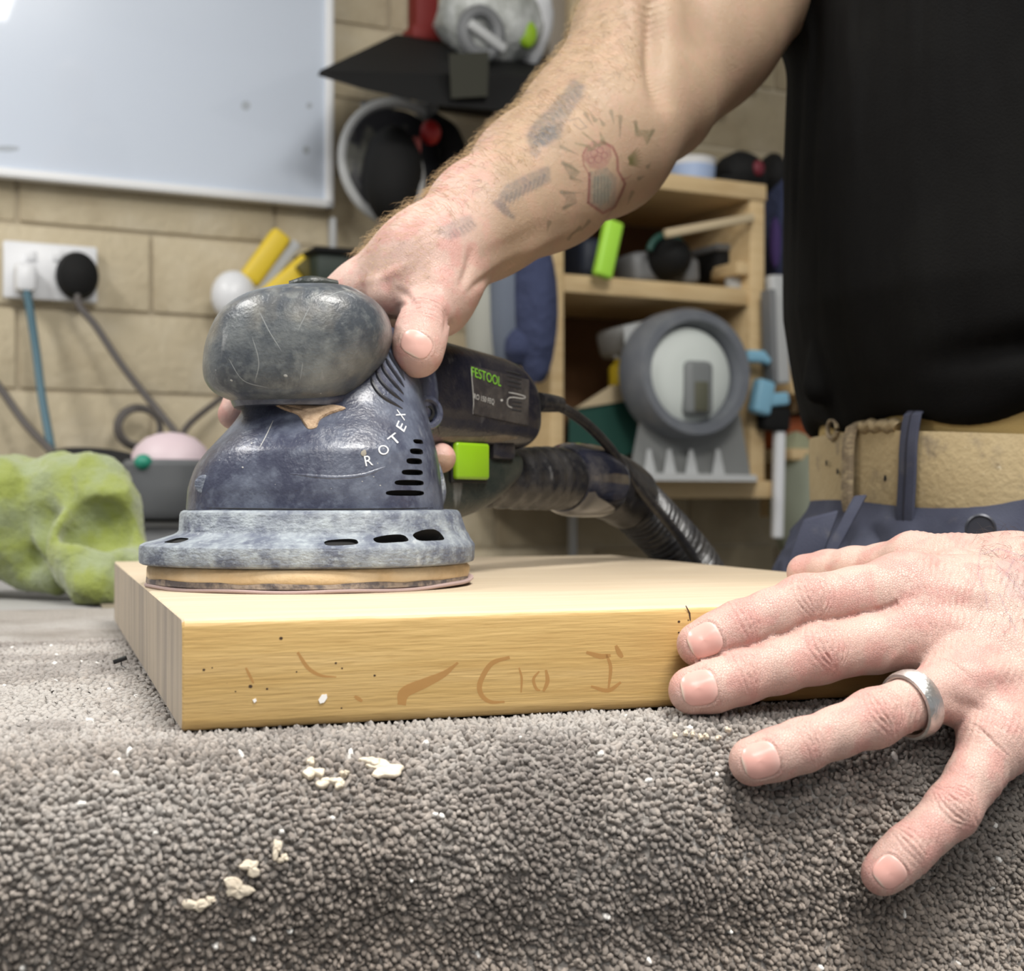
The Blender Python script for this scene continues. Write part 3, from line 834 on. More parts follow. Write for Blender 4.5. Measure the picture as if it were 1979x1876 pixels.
# neck collar under the knob + caked sawdust + scratches
mk('neck_collar', rings([np.stack([(sx(l) + sx(r)) / 2 + (sx(r) - sx(l)) / 2 * c, -.004 + .036 * s * f, np.full(n, szz(py))], 1) for py, l, r, f in ((792, 462, 700, 1.0), (785, 458, 706, 1.02), (778, 455, 708, 1.02), (770, 458, 706, 1.0))]), m_body, sd)
def lump_on(bvh, outline, h, root=(SX, SY, SZ), back=.0006):
    pts = [surf(bvh, *q, root=root) for q in outline]
    if any(q[0] is None for q in pts): return None
    P_ = np.array([q[0] for q in pts]); N_ = np.array([unit(q[1]) for q in pts]); c = P_.mean(0)
    R = [c + (P_ - c) * f + N_ * z * h for f, z in ((1.0, -.5), (1.0, .2), (.9, .7), (.6, .95), (.25, 1.0))]
    return rings(R)
ol = crom([(527, 781), (560, 783), (610, 786), (650, 784), (668, 790), (640, 800), (618, 812), (612, 826), (596, 829), (586, 818), (575, 802), (548, 792), (527, 781)], 3)[:-1]
g = lump_on(bb, ol, .0018)
if g: mk('caked_sawdust', g, m_caked, sd)
for k, ol in enumerate([[(698, 872), (706, 869), (708, 878), (702, 882), (697, 878)]]):
    g = lump_on(bb, crom(ol + [ol[0]], 3)[:-1], .0005)
    if g: mk('dust_smear', g, m_smear, sd)
for k, q in enumerate([[(528, 812), (515, 840), (500, 868)], ]):
    mk('scratch', strip_on(bb, q, .00022, .00012), m_gry_print, sd)
for k, q in enumerate([[(487, 650), (500, 700), (492, 740)], [(500, 600), (520, 640), (545, 680)], [(610, 600), (640, 570), (676, 560)], [(585, 700), (580, 735)], [(440, 690), (470, 735), (520, 750)], [(600, 590), (575, 640)]]):
    g = strip_on(kb, q, .00025, .00008); mk('scratch', g, mat('scratch%d' % k, (.36, .38, .38), .5, alpha=.55), sd)
specks = []
for px, py, w in [(424, 889, 3), (470, 861, 4), (478, 864, 3), (456, 864, 3), (469, 903, 5), (620, 760, 4), (552, 726, 9), (447, 735, 7), (417, 715, 3), (700, 930, 3), (735, 938, 4), (722, 921, 3), (730, 895, 3), (486, 856, 6), (640, 944, 2), (532, 936, 2)]:
    for bv in (kb, bb):
        p, nn_ = surf(bv, px, py)
        if p is not None and (bv is kb or py > 790):
            ex = unit(np.cross(nn_, A(0.3, 0, 1))); specks.append(basis(ball((0, 0, 0), 1, 8, 5), p, ex * w * 6.5e-5 * 1.6, unit(np.cross(nn_, ex)) * w * 7e-5, unit(nn_) * .0001)); break
mk('dust_speck', join(specks), m_gry_print, sd)['kind'] = 'stuff'
# black level cap on top of the knob
mk('top_cap', tube([P(560, 551, .655) - A(SX, SY, SZ), P(600, 546, .655) - A(SX, SY, SZ), P(652, 550, .66) - A(SX, SY, SZ)], [.002, .0033, .002], 12), m_duct, sd)
# motor housing (barrel) running back to the right
H = [ # s, ztop, zbot, halfwidth, exponent
    (.012, .127, .070, .027, 2.6), (.030, .126, .066, .0295, 2.8), (.055, .1245, .0635, .0300, 3.0), (.085, .122, .0640, .0300, 3.2), (.115, .1195, .0655, .0298, 3.4), (.138, .1175, .0660, .0292, 3.4), (.151, .1135, .0665, .0285, 3.2), (.1585, .107, .068, .0268, 3.0), (.1620, .098, .071, .0230, 2.6), (.1624, .088, .080, .010, 2.2)]
Hq = crom(H, 5)
R = []; ns = 64
for s_, zt, zb, hw, e in Hq:
    c, s = sup(ns, e)
    R.append(HD * s_ + HP * (hw * c)[:, None] + A(0, 0, 1) * ((zt + zb) / 2 + (zt - zb) / 2 * s)[:, None])
motor = mk('motor_housing', rings(R), m_motor, sd)
# joint collar and lock eyelet
mb = bvh_of(motor)
mk('joint_ridge', strip_on(mb, [(852, 664), (846, 700), (838, 740), (840, 790), (850, 840)], .0011, .0008), m_motor, sd)
mk('grime_line', strip_on(mb, [(852, 846), (900, 850), (950, 848), (1000, 846)], .0022, .0003), m_caked if False else dusty('grime', (.12, .10, .075), (.24, .20, .15), .6, .7, 80), sd)
ec, en = P(826, 797, .684) - A(SX, SY, SZ), unit(A(.55, -.83, .1))
ex = unit(np.cross(A(0, 0, 1), en)); ez = np.cross(en, ex)
mk('lock_button', basis(lathe([(.0085, -.008), (.0085, .0006), (.0078, .0016), (.0062, .0018), (.0052, .0008), (.0045, -.004), (.0001, -.004)], 40, cap=False), ec, ex, ez, en), m_body, sd)
mk('button_core', basis(lathe([(.0043, -.004), (.0040, .0002), (.0026, .0004), (.0024, -.003), (.0001, -.003)], 28, cap=False), ec, ex, ez, en), m_slot, sd)
mk('shoulder_boss', ball(P(810, 770, .694) - A(SX, SY, SZ), (.0095, .012, .024), 24, 16), m_body, sd)
# nameplate panel
def plate_on(bvh, corners, nu=8, nv=8, lift=.0003):
    c = np.array(corners, float); V = []
    for i in range(nv + 1):
        for j in range(nu + 1):
            u, v = j / nu, i / nv
            q = (c[0] * (1 - u) + c[1] * u) * (1 - v) + (c[3] * (1 - u) + c[2] * u) * v
            p, n_ = surf(bvh, *q)
            if p is None: return None
            V.append(p + unit(n_) * lift)
    F = [(i * (nu + 1) + j, i * (nu + 1) + j + 1, (i + 1) * (nu + 1) + j + 1, (i + 1) * (nu + 1) + j) for i in range(nv) for j in range(nu)]
    return np.array(V), F
m_plate = dusty('nameplate_film', (.028, .025, .026), (.10, .09, .08), .4, .4, 60)
g = plate_on(mb, [(908, 706), (1022, 734), (1020, 822), (914, 800)])
if g: mk('nameplate', g, m_plate, sd)
mk('plate_edge', strip_on(mb, [(909, 706), (911, 730), (914, 770), (914, 800)], .00028, .0005), m_gry_print, sd)
def text_on(bvh, s, px, py, w, angle, h=None, squash=1.0, root=(SX, SY, SZ), lift=.0005, skew=0):
    p, nn_ = surf(bvh, px, py, root)
    v, f = text_geo(s, 1.0)
    ww = np.ptp(v[:, 0]); hh = np.ptp(v[:, 1]); d = p[1] + root[1]
    nn_ = unit(nn_)
    right = unit(np.cross(A(0, 0, 1), nn_)); right = right if right[0] > 0 else -right
    up = unit(np.cross(nn_, right)); up = up if up[2] > 0 else -up
    a = math.radians(angle); ex = right * math.cos(a) + up * math.sin(a); ey = -right * math.sin(a) + up * math.cos(a)
    # size from the apparent pixel width of the word
    sc = w / F_PX * d / ww / max(abs(ex[0]) if abs(ex[0]) > .4 else .7, .4)
    sy_ = sc if h is None else h / F_PX * d / hh
    v = v - A((v[:, 0].max() + v[:, 0].min()) / 2, (v[:, 1].max() + v[:, 1].min()) / 2, 0)
    V = p + ex * (v[:, :1] * sc + skew * v[:, 1:2] * sc) + ey * v[:, 1:2] * sy_ + nn_ * lift
    out = []
    for q in V:   # wrap the print onto the surface
        l = bvh.find_nearest(Vector(q)); out.append(A(*l[0]) + unit(A(*l[1])) * lift)
    return np.array(out), f
for ch, px, py, ang in (('R', 712, 890, 22), ('O', 741, 869, 33), ('T', 762, 849, 44), ('E', 775, 824, 58), ('X', 774, 802, 68)):
    mk('printed_letter', text_on(bb, ch, px, py, 14 if ch != 'O' else 18, ang - 12, h=20, lift=.0003), m_white, sd, smooth=False)
mk('green_lettering', text_on(mb, 'FESTOOL', 939, 728, 56, -8, h=19, lift=.0006), m_grn_print, sd, smooth=False)
mk('white_lettering', text_on(mb, 'RO 150 FEQ', 934, 772, 38, -6, h=12, lift=.0006), m_gry_print, sd, smooth=False)
# heart-shaped mark, cooling louvres and the scuffed frame on the plate
g = lump_on(mb, [(962, 771), (966, 767), (970, 770), (974, 769), (974, 776), (969, 783), (964, 778)], .0003)
if g: mk('printed_heart', g, m_gry_print, sd)
for k in range(4):
    mk('louvre', strip_on(mb, [(975, 716 + 9 * k), (992, 720 + 9 * k), (1010, 725 + 9 * k)], .0008, .0006), m_seam, sd)
mk('scuffed_frame', strip_on(mb, [(977, 765), (980, 758), (1012, 765), (1010, 770), (984, 768), (980, 782), (990, 788), (1008, 790)], .0004, .0004, per=3), m_gry_print, sd)
for k in range(3):
    mk('louvre', strip_on(mb, [(985, 775 + 8 * k), (998, 777 + 8 * k), (1010, 779 + 8 * k)], .0007, .0005), m_seam, sd)
# dust duct under the barrel
D = [(.030, .066, .028, .021), (.070, .067, .0265, .0215), (.098, .068, .0285, .0215), (.122, .0680, .034, .0215), (.138, .0675, .042, .021), (.150, .0665, .050, .020), (.155, .064, .055, .017)]
R = []
for s_, zt, zb, hw in crom(D, 4):
    c, s = sup(ns, 3.4)
    R.append(HD * s_ + HP * (hw * c)[:, None] + A(0, 0, 1) * ((zt + zb) / 2 + (zt - zb) / 2 * s)[:, None])
duct = mk('dust_duct', rings(R), m_duct, sd)
mk('duct_bracket', (lambda g: basis(g, HD * .128 + A(0, 0, .067), HD, HP, A(0, 0, 1)))(box(-.010, .012, -.024, .0235, -.006, .008, .003)), m_motor, sd)
db = bvh_of(duct)
# lime switch button
p, nn_ = surf(db, 906, 896)
if p is None: p, nn_ = HD * .07 + HP * .0215 + A(0, 0, .055), HP
nn_ = HP
g = box(-.0146, .0146, -.0090, .0100, -.0012, .0040, .0018, 3)
g[0][:, 2] += np.where(g[0][:, 2] > .002, .0006 * (1 - (g[0][:, 0] / .012) ** 2), 0)
cap_c = P(905, 893, .7325) - A(SX, SY, SZ)
mk('switch_recess', basis(box(-.0160, .0165, -.0108, .0112, -.004, .0010, .001), cap_c, HD, A(0, 0, 1), HP), m_slot, sd)
mk('switch_button', basis(g, cap_c, HD, A(0, 0, 1), HP), m_green, sd)
# cuff, collar and hose
def sl(*a): return P(*a) - A(SX, SY, SZ)
hc = [sl(930, 928, .785), sl(1010, 925, .814), sl(1060, 924, .838), sl(1105, 927, .860)]
cq = crom(np.hstack([np.array(hc), np.array([[.0150], [.0175], [.0185], [.0200]])]), 14)
cq[:, 3] += np.where(np.arange(len(cq)) < 30, .0007 * np.sin(np.arange(len(cq)) * 1.25), 0)
mk('ribbed_cuff', tube(cq[:, :3], cq[:, 3], 40, 1), m_rub, sd)
mk('connector_collar', tube([sl(1085, 926, .848), sl(1098, 926, .856), sl(1125, 928, .870), sl(1155, 931, .888), sl(1160, 932, .891)], [.0195, .0222, .0228, .0222, .0205], 40, 5), mat('glossy_collar', (.014, .015, .024), .12, coat=1.0, layers=[((.12, .11, .10), 40, .5, .7, .5)]), sd)
mk('hose_end', tube([sl(1150, 930, .886), sl(1165, 934, .897), sl(1195, 948, .918), sl(1215, 962, .93), sl(1222, 967, .933)], [.0200, .0218, .0216, .0212, .0195], 40, 5), m_rub, sd)
hp = [sl(1205, 955, .925), sl(1235, 982, .942), sl(1275, 1022, .958), sl(1318, 1068, .970), sl(1350, 1112, .98), sl(1378, 1170, .995), sl(1405, 1290, 1.02), sl(1420, 1500, 1.05), sl(1430, 1900, 1.08), sl(1470, 2500, 1.15), sl(1600, 3100, 1.25)]
hq = crom(hp, 30)
arc = np.concatenate([[0], np.cumsum(np.linalg.norm(np.diff(hq, axis=0), axis=1))])
ii = np.arange(0, arc[-1], .0011); hq = np.stack([np.interp(ii, arc, hq[:, k]) for k in range(3)], 1)
hq_r = .0186 + .0008 * np.cos(ii / .0028 * 2 * math.pi)
keep = hq[:, 2] > -SZ + .03
mk('corrugated_hose', tube(hq[keep], hq_r[keep], 32, 1), m_rub, sd)
cb = [sl(1040, 777, .790), sl(1062, 779, .80), sl(1080, 781, .81)]
mk('cable_boot', tube(cb, [.0056, .0052, .0046], 18), m_rub, sd)
cb = [sl(1070, 781, .805), sl(1100, 795, .822), sl(1140, 825, .845), sl(1180, 868, .868), sl(1215, 918, .884), sl(1250, 962, .897), sl(1285, 1003, .912), sl(1318, 1043, .925), sl(1345, 1085, .935), sl(1362, 1130, .95), sl(1385, 1290, 1.0), sl(1400, 1500, 1.02), sl(1420, 2300, 1.12)]
mk('power_cable', tube(cb, .0031, 14), m_rub, sd)
# ================================================================== the person
m_skin = mat('skin', (.6, .35, .27), .46, vcol='Col', sss=.12, spec=.42, ssss=.0035,
             bump=[('cells', 1000, .00011), ('noise', 420, .00030), ('noise', 2600, .0001)])
m_nail = mat('nail', (.7, .42, .36), .25, vcol='Col', spec=.5)
def unit_rows(a): return a / (np.linalg.norm(a, axis=1)[:, None] + 1e-12)
person = thing('person', 'person in a black T-shirt leaning over the bench, one hand gripping the sander', 'person', (0.30, 0.90, 0.0))
PR = A(.30, .90, 0)
# ---- left hand (nearest the camera) and arm
LW = P(2150, 1235, .560)
L = dict(
    index=[(P(1752, 1140, .543), .0132), (P(1655, 1152, .536), .0108), (P(1553, 1166, .530), .0106), (P(1490, 1189, .525), .0093), (P(1430, 1211, .521), .0094), (P(1388, 1230, .519), .0088), (P(1352, 1245, .518), .0084)],
    middle=[(P(1800, 1215, .535), .0132), (P(1690, 1241, .528), .0111), (P(1580, 1263, .519), .0108), (P(1505, 1287, .515), .0096), (P(1430, 1308, .511), .0096), (P(1378, 1326, .508), .0090), (P(1338, 1334, .507), .0086)],
    ring=[(P(1868, 1315, .515), .0122), (P(1775, 1352, .503), .0092), (P(1688, 1388, .492), .0099), (P(1618, 1415, .486), .0084), (P(1550, 1440, .482), .0088), (P(1500, 1457, .479), .0084), (P(1456, 1471, .478), .0083)],
    pinky=[(P(1932, 1425, .502), .0112), (P(1885, 1498, .492), .0092), (P(1838, 1567, .484), .0092), (P(1796, 1606, .480), .0078), (P(1757, 1641, .478), .0082), (P(1728, 1668, .477), .0077), (P(1706, 1688, .476), .0073)],
    thumb=[(P(1960, 1110, .585), .0150), (P(1850, 1092, .600), .0130), (P(1765, 1080, .612), .0115), (P(1705, 1090, .628), .0088), (P(1650, 1096, .640), .0090), (P(1600, 1101, .652), .0088), (P(1556, 1106, .662), .0086)])
RW = P(829, 509, .705)
Rr = dict(
    index=[(P(700, 560, .715), .0135), (P(625, 592, .722), .0105), (P(560, 640, .722), .0105), (P(520, 685, .716), .0092), (P(490, 722, .710), .0092), (P(452, 800, .699), .0078)],
    middle=[(P(692, 562, .740), .013), (P(610, 640, .765), .0105), (P(560, 720, .760), .0100), (P(570, 800, .745), .0092)],
    ring=[(P(705, 568, .765), .0125), (P(650, 660, .79), .0100), (P(620, 760, .785), .0096), (P(640, 840, .765), .0088)],
    pinky=[(P(735, 585, .785), .0115), (P(700, 700, .80), .0092), (P(700, 820, .79), .0088), (P(770, 880, .750), .0080), (P(852, 885, .712), .0076)],
    thumb=[(P(855, 560, .697), .0140), (P(842, 578, .688), .0130), (P(822, 612, .674), .0112), (P(815, 640, .669), .0120), (P(809, 668, .665), .0118), (P(808, 684, .664), .0112)])
def chain(l, k=.004, extra=()): return Chain([q[0] for q in l], [q[1] for q in l], k, extra)
LF = {n_: chain(v, .0035) for n_, v in L.items()}
RF = {n_: chain(v, .0035) for n_, v in Rr.items()}
def seg(a, b, ra, rb): return (np.asarray(a), np.asarray(b), ra, rb)
LE, LS = A(.455, .585, 1.085), A(.375, .68, 1.395)
palmL = Chain([LW, L['middle'][0][0]], [.0225, .0135], .016, [
    seg(LW + A(0, 0, .008), L['index'][0][0], .018, .0128), seg(LW + A(0, -.004, -.004), L['ring'][0][0], .020, .0125),
    seg(LW + A(0, -.010, -.016), L['pinky'][0][0], .018, .0112), seg(LW + A(-.004, .010, .016), L['thumb'][0][0], .017, .0145),
    seg(P(1880, 1180, .546), P(1990, 1300, .530), .014, .016), seg(P(1840, 1105, .575), P(1790, 1100, .585), .009, .006)])
armL = Chain([LW + A(-.012, 0, 0), LW, LW + A(.05, .01, .03), LE, LS], [.022, .026, .030, .044, .050], .02)
# right arm, from the outline of the photograph
re, rs_ = P(1266, 145, .88), A(.244, 1.0, 1.44)
armR = Chain([RW, P(936, 421, .74), P(1040, 346, .785), P(1150, 266, .83), P(1232, 185, .87)], [.0215, .0272, .0350, .0438, .0440], .014,
             [seg(P(1150, 255, .825), P(1215, 60, .86), .036, .030), seg(P(1215, 60, .86), P(1300, -120, .93), .030, .036),
              seg(P(922, 452, .735), P(1080, 375, .79), .018, .025)])
upR = Chain([P(1275, 190, .885), P(1352, 60, .915), rs_], [.036, .0475, .058], .02)
palmR = Chain([RW, Rr['middle'][0][0]], [.020, .013], .011, [
    seg(RW, Rr['index'][0][0], .021, .0135), seg(RW + A(0, .006, 0), Rr['ring'][0][0], .019, .012), seg(RW + A(-.004, .01, -.002), Rr['pinky'][0][0], .017, .011),
    seg(RW + A(0, -.002, 0), P(846, 560, .697), .017, .0140), seg(P(848, 575, .697), P(852, 604, .697), .0138, .0105), seg(P(800, 545, .695), P(745, 570, .69), .012, .007)])
tor = Chain([A(.33, .915, .98), A(.33, .90, 1.2), A(.325, .865, 1.36), A(.30, .84, 1.49)], [.075, .080, .08, .052], .05,
            [seg(rs_, A(.32, .84, 1.41), .05, .06), seg(LS, A(.32, .84, 1.41), .05, .06), seg(A(.30, .84, 1.49), A(.285, .83, 1.56), .052, .055)])
HC = A(.245, .805, 1.66)
head = Chain([HC + A(.02, .005, .03), HC + A(-.01, -.003, .03)], [.082, .080], .04, [seg(HC + A(-.02, -.005, -.02), HC + A(-.055, -.018, -.075), .055, .028),
    seg(HC + A(-.085, -.028, -.005), HC + A(-.108, -.036, -.030), .008, .011), seg(HC + A(.01, .078, -.01), HC + A(.012, .082, .02), .010, .013), seg(HC + A(.035, -.078, -.01), HC + A(.037, -.080, .02), .010, .013),
    seg(HC + A(.02, .005, -.03), A(.285, .83, 1.55), .055, .055)])
def body(p):
    aL = smin(armL(p), palmL(p), .022); aR = smin(armR(p), palmR(p), .020); uR = upR(p)
    aR = smin(aR, uR, .012)
    b = smin(smin(smin(aL, tor(p), .04), aR, .03), head(p), .02)
    base = b
    d = base
    for n_, f in LF.items(): d = smin(d, smin(f(p), base, .010 if n_ != 'thumb' else .014), .0006)
    for n_, f in RF.items(): d = smin(d, smin(f(p), base, .010 if n_ != 'thumb' else .012), .0014)
    return d
lo = A(-.17, .44, .82); hi = A(.54, 1.09, 1.79)
V, Q = nets(body, lo, hi, .0026)
V = project(body, V, 2)
# remove any fused slivers: none expected
# refine: level 1 near the visible skin, level 2 on hands and the visible side of the forearm
def regions(Pc):
    px = topix(Pc)
    vis = (px[:, 0] > -60) & (px[:, 0] < 2060) & (px[:, 1] > -60) & (px[:, 1] < 1950)
    hl = vis & (Pc[:, 2] < 1.02) & (Pc[:, 0] > .03)
    hr = vis & (px[:, 0] < 960) & (Pc[:, 1] < .83)
    fa = vis & (px[:, 0] < 1540) & ~hl
    return hl, hr, fa
poly = []
N = vnormals(V, Q)
Pc = V[Q].mean(1); Nc = N[Q].mean(1); hl, hr, fa = regions(Pc)
front = (Nc * (Pc - A(0, 0, CAM_Z))).sum(1) < .006
V, Q, poly, _ = refine(V, Q, poly, (hl | hr | fa) & front | (hl | hr))
mv = np.unique(Q); V[mv] = project(body, V[mv], 2, .0015)
N = vnormals(V, Q); Pc = V[Q].mean(1); Nc = N[Q].mean(1); hl, hr, fa = regions(Pc)
size = np.linalg.norm(V[Q[:, 0]] - V[Q[:, 2]], axis=1)
front = (Nc * (Pc - A(0, 0, CAM_Z))).sum(1) < .004
V, Q, poly, _ = refine(V, Q, poly, (hl | hr | fa) & front & (size < .0034))
mv = np.arange(len(V)); px_ = topix(V)
V = project(body, V, 1, .0008)
# ---- skin relief: joints, folds, tendons, nail beds
N = vnormals(V, Q)
D = np.zeros(len(V)); red = np.zeros(len(V))
pxv = topix(V)
zl = (V[:, 2] < 1.02) & (V[:, 0] > .02)
def joint(c, ax, dor, r, kind, amp=1.0, red_a=.7, mask=None):
    "folds across the back of a joint: c on the axis, ax along the finger, dor towards the back of the hand"
    global D, red
    m = np.linalg.norm(V - c, axis=1) < r * 2.4
    if mask is not None: m &= mask
    if not m.any(): return
    ax = unit(ax); dor = unit(dor - ax * (dor @ ax)); lat = np.cross(ax, dor)
    q = V[m] - c; s = q @ ax; l = q @ lat; h = q @ dor
    w = sstep(-.2, .5, h / r)
    wig = (vnoise(V[m], 700) - .5) * .0007
    dd = np.zeros(m.sum())
    if kind == 'pip':
        lines = [(-.58, 1.1, .9), (-.34, .8, .9), (-.12, .35, .7), (.12, -.35, .8), (.34, -.8, .95), (.56, -1.1, .8), (.78, -1.2, .5), (-.8, 1.3, .5)]
        dd += .00045 * np.exp(-(s / (.5 * r)) ** 2 - (l / (.62 * r)) ** 2)
    elif kind == 'dip': lines = [(-.42, .5, .8), (-.15, .15, 1.0), (.12, -.2, .8), (.38, -.4, .6)]
    elif kind == 'thumb': lines = [(-.35, .3, .9), (-.1, .1, .8), (.15, 0, .7), (.4, -.1, .6), (-.62, .3, .5)]
    else: lines = [(x, 0, .6) for x in np.linspace(-1.1, 1.1, 10)]
    for s0, cv, a in lines:
        sc_ = s0 * r + cv * l * l / r * .55 + wig
        dd -= .00080 * a * amp * np.exp(-((s - sc_) / .00032) ** 2) * np.exp(-(l / (.85 * r)) ** 4)
        dd += .00030 * a * amp * np.exp(-((s - sc_ - .0010) / .0006) ** 2) * np.exp(-(l / (.8 * r)) ** 4)
    D[m] += dd * w
    red[m] = np.maximum(red[m], red_a * np.exp(-(s / (.9 * r)) ** 2) * w)
TOC = A(0, -1, .30)
for n_, v in L.items():
    if n_ == 'thumb': continue
    js = [q[0] for q in v]; rr_ = [q[1] for q in v]
    mk_ = LF[n_](V) < .004
    joint(js[2], js[3] - js[1], TOC + A(0, 0, .25), rr_[2], 'pip', 1.0, .8, mk_)
    joint(js[4], js[5] - js[3], TOC + A(0, 0, .25), rr_[4], 'dip', .95, .7, mk_)
    joint(js[0], js[1] - js[0], TOC + A(0, 0, .5), .016, 'mcp', .35, .55)
js = [q[0] for q in Rr['thumb']]
mkt = RF['thumb'](V) < .006
joint(js[2] * .6 + js[3] * .4, js[3] - js[2], A(0, -1, .2), .0125, 'thumb', .9, .8, mkt)
# fine transverse creasing on the back of the left hand
ml = zl & (pxv[:, 0] > 1750)
ang = pxv[ml, 0] * .97 + pxv[ml, 1] * .22
D[ml] += .00014 * (np.sin(ang / 2.0 * (1) + 6 * vnoise(V[ml], 120)) * sstep(.35, .7, vnoise(V[ml], 90)))
# grooves drawn along photographed lines (front-facing skin only)
facing = (N * (V - A(0, 0, CAM_Z))).sum(1) < 0
def groove(pix, w, amp, dred=0, mask=None, ex=2):
    global D, red
    q = crom(pix, 8); lo_ = q.min(0) - 5 * w; hi_ = q.max(0) + 5 * w
    m = facing & (pxv > lo_).all(1) & (pxv < hi_).all(1)
    if mask is not None: m &= mask
    if not m.any(): return
    x = pxv[m]; g = np.zeros(len(x))
    for i in range(len(q) - 1):
        ab = q[i + 1] - q[i]; t = np.clip(((x - q[i]) @ ab) / max(ab @ ab, 1e-9), 0, 1)
        tap = math.sin(math.pi * min(max((i + .5) / (len(q) - 1), .02), .98)) ** .6
        g = np.maximum(g, tap * np.exp(-(np.linalg.norm(x - q[i] - t[:, None] * ab, axis=1) / w) ** ex))
    D[m] += amp * g
    if dred: red[m] = np.maximum(red[m], dred * g)
rarm = V[:, 2] > 1.0
groove([(1262, -40), (1266, 60), (1272, 130), (1283, 200)], 24, -.0095, 0, rarm)       # elbow crease
groove([(905, 566), (930, 545), (965, 522), (1010, 492)], 8, -.0014, 0, rarm)         # tendons at the wrist
groove([(890, 555), (905, 520), (912, 480)], 9, -.0018, 0, rarm)
groove([(940, 540), (1000, 500), (1060, 468), (1120, 440)], 13, .0012, 0, rarm)
groove([(925, 500), (990, 470), (1060, 430)], 16, -.0008, 0, rarm)
groove([(795, 585), (775, 590), (762, 600)], 6, -.0008, 0, rarm)
groove([(768, 560), (790, 575), (806, 600)], 8, -.0010, 0, rarm)
groove([(862, 600), (866, 620), (862, 640)], 7, -.0016, 0, rarm)
groove([(835, 515), (852, 545), (862, 585)], 14, .0010, 0, rarm)
groove([(790, 510), (740, 535), (700, 545)], 10, .0008, 0, rarm)
# tendons and veins on the back of the left hand
groove([(1775, 1130), (1860, 1135), (1979, 1160)], 20, .0010, 0, zl)
groove([(1815, 1200), (1890, 1215), (1990, 1235)], 22, .0011, 0, zl)
groove([(1870, 1300), (1925, 1300), (2000, 1290)], 18, .0009, 0, zl)
groove([(1760, 1170), (1840, 1168), (1940, 1190)], 16, -.0007, 0, zl)
groove([(1780, 1262), (1850, 1255), (1940, 1260)], 18, -.0010, 0, zl)
groove([(1830, 1345), (1880, 1370), (1940, 1370)], 16, -.0010, .3, zl)
groove([(1740, 1172), (1712, 1182), (1685, 1188)], 7, -.0012, .5, zl)                    # webs
groove([(1735, 1262), (1700, 1300)], 8, .0006, 0, zl)
groove([(1805, 1270), (1840, 1280), (1868, 1305), (1872, 1325)], 4, -.0007, .5, zl)
for k in range(11):
    x0 = 1735 + k * 13
    groove([(x0, 1105 + k * 4), (x0 + 14, 1130 + k * 5), (x0 + 12, 1160 + k * 6)], 1.9, -.00045, 0, zl)
for k in range(8):
    x0 = 1790 + k * 12
    groove([(x0, 1195 + k * 3), (x0 + 10, 1215 + k * 3), (x0 + 6, 1235 + k * 3)], 1.9, -.00045, 0, zl)
for k in range(5):
    groove([(1868 + k * 9, 1395 + k * 9), (1892 + k * 9, 1405 + k * 9), (1912 + k * 9, 1425 + k * 9)], 1.9, -.00045, 0, zl)
# left hand, first two fingers: shallow groove, with the crease shade put in as red
di = LF['index'](V); dm = LF['middle'](V); mm = (np.abs(di) < .006) & (np.abs(dm) < .006) & (pxv[:, 0] < 1735)
D[mm] -= .0007 * np.exp(-((di[mm] - dm[mm]) / .0011) ** 2); red[mm] = np.maximum(red[mm], .9 * np.exp(-((di[mm] - dm[mm]) / .0018) ** 2))
# nail beds
class Nail:
    def __init__(s, tip, back, dor, r, w, ln, shift, tilt=0.0):
        s.al = unit(tip - back); s.n = unit(dor - s.al * (dor @ s.al)); s.lat = np.cross(s.al, s.n)
        s.c = tip + s.al * shift; s.r = r; s.w = w; s.ln = ln; s.tilt = tilt
    def uv(s, p):
        q = p - s.c; x = q @ s.lat; y = q @ s.al; h = q @ s.n
        ph = np.arctan2(x, np.maximum(h, 1e-5)) * s.r
        return ph / (s.w / 2), y / (s.ln / 2), h
    def rho(s, p):
        a, b, h = s.uv(p); e = np.where(b > 0, 2.6, 2.9)
        return (np.abs(a) ** e + np.abs(b) ** e) ** (1 / e), h, b
nails = []
def nail(v, dor, w, ln, shift, r=None):
    nails.append(Nail(v[-1][0], v[-2][0], dor, r or v[-1][1], w, ln, shift))
nail(L['index'], A(-.12, -1, .22), .0128, .0132, .0000)
nail(L['middle'], A(-.10, -1, .20), .0132, .0138, .0000)
nail(L['ring'], A(-.05, -1, .16), .0130, .0134, .0000)
nail(L['pinky'], A(-.28, -1, .02), .0108, .0108, .0000)
nail(Rr['thumb'], A(-.02, -1, .16), .0150, .0118, -.0004, .0115)
nails[-1].al = unit(P(796, 702, .664) - P(818, 662, .664)); nails[-1].al = unit(nails[-1].al - nails[-1].n * (nails[-1].al @ nails[-1].n)); nails[-1].lat = np.cross(nails[-1].al, nails[-1].n)
for nl in nails:
    m = np.linalg.norm(V - nl.c, axis=1) < .014
    rho, h, b = nl.rho(V[m]); on = h > 0
    D[m] += np.where(on, -.00035 * (1 - sstep(.85, 1.0, rho)) + .00030 * np.exp(-((rho - 1.14) / .09) ** 2) * sstep(.5, -.2, b), 0)
    D[m] -= np.where(on, .0003 * np.exp(-((rho - 1.02) / .035) ** 2) * sstep(.6, .1, b), 0)
pj = V + N * np.clip(D, -.012, .003)[:, None]
V = pj
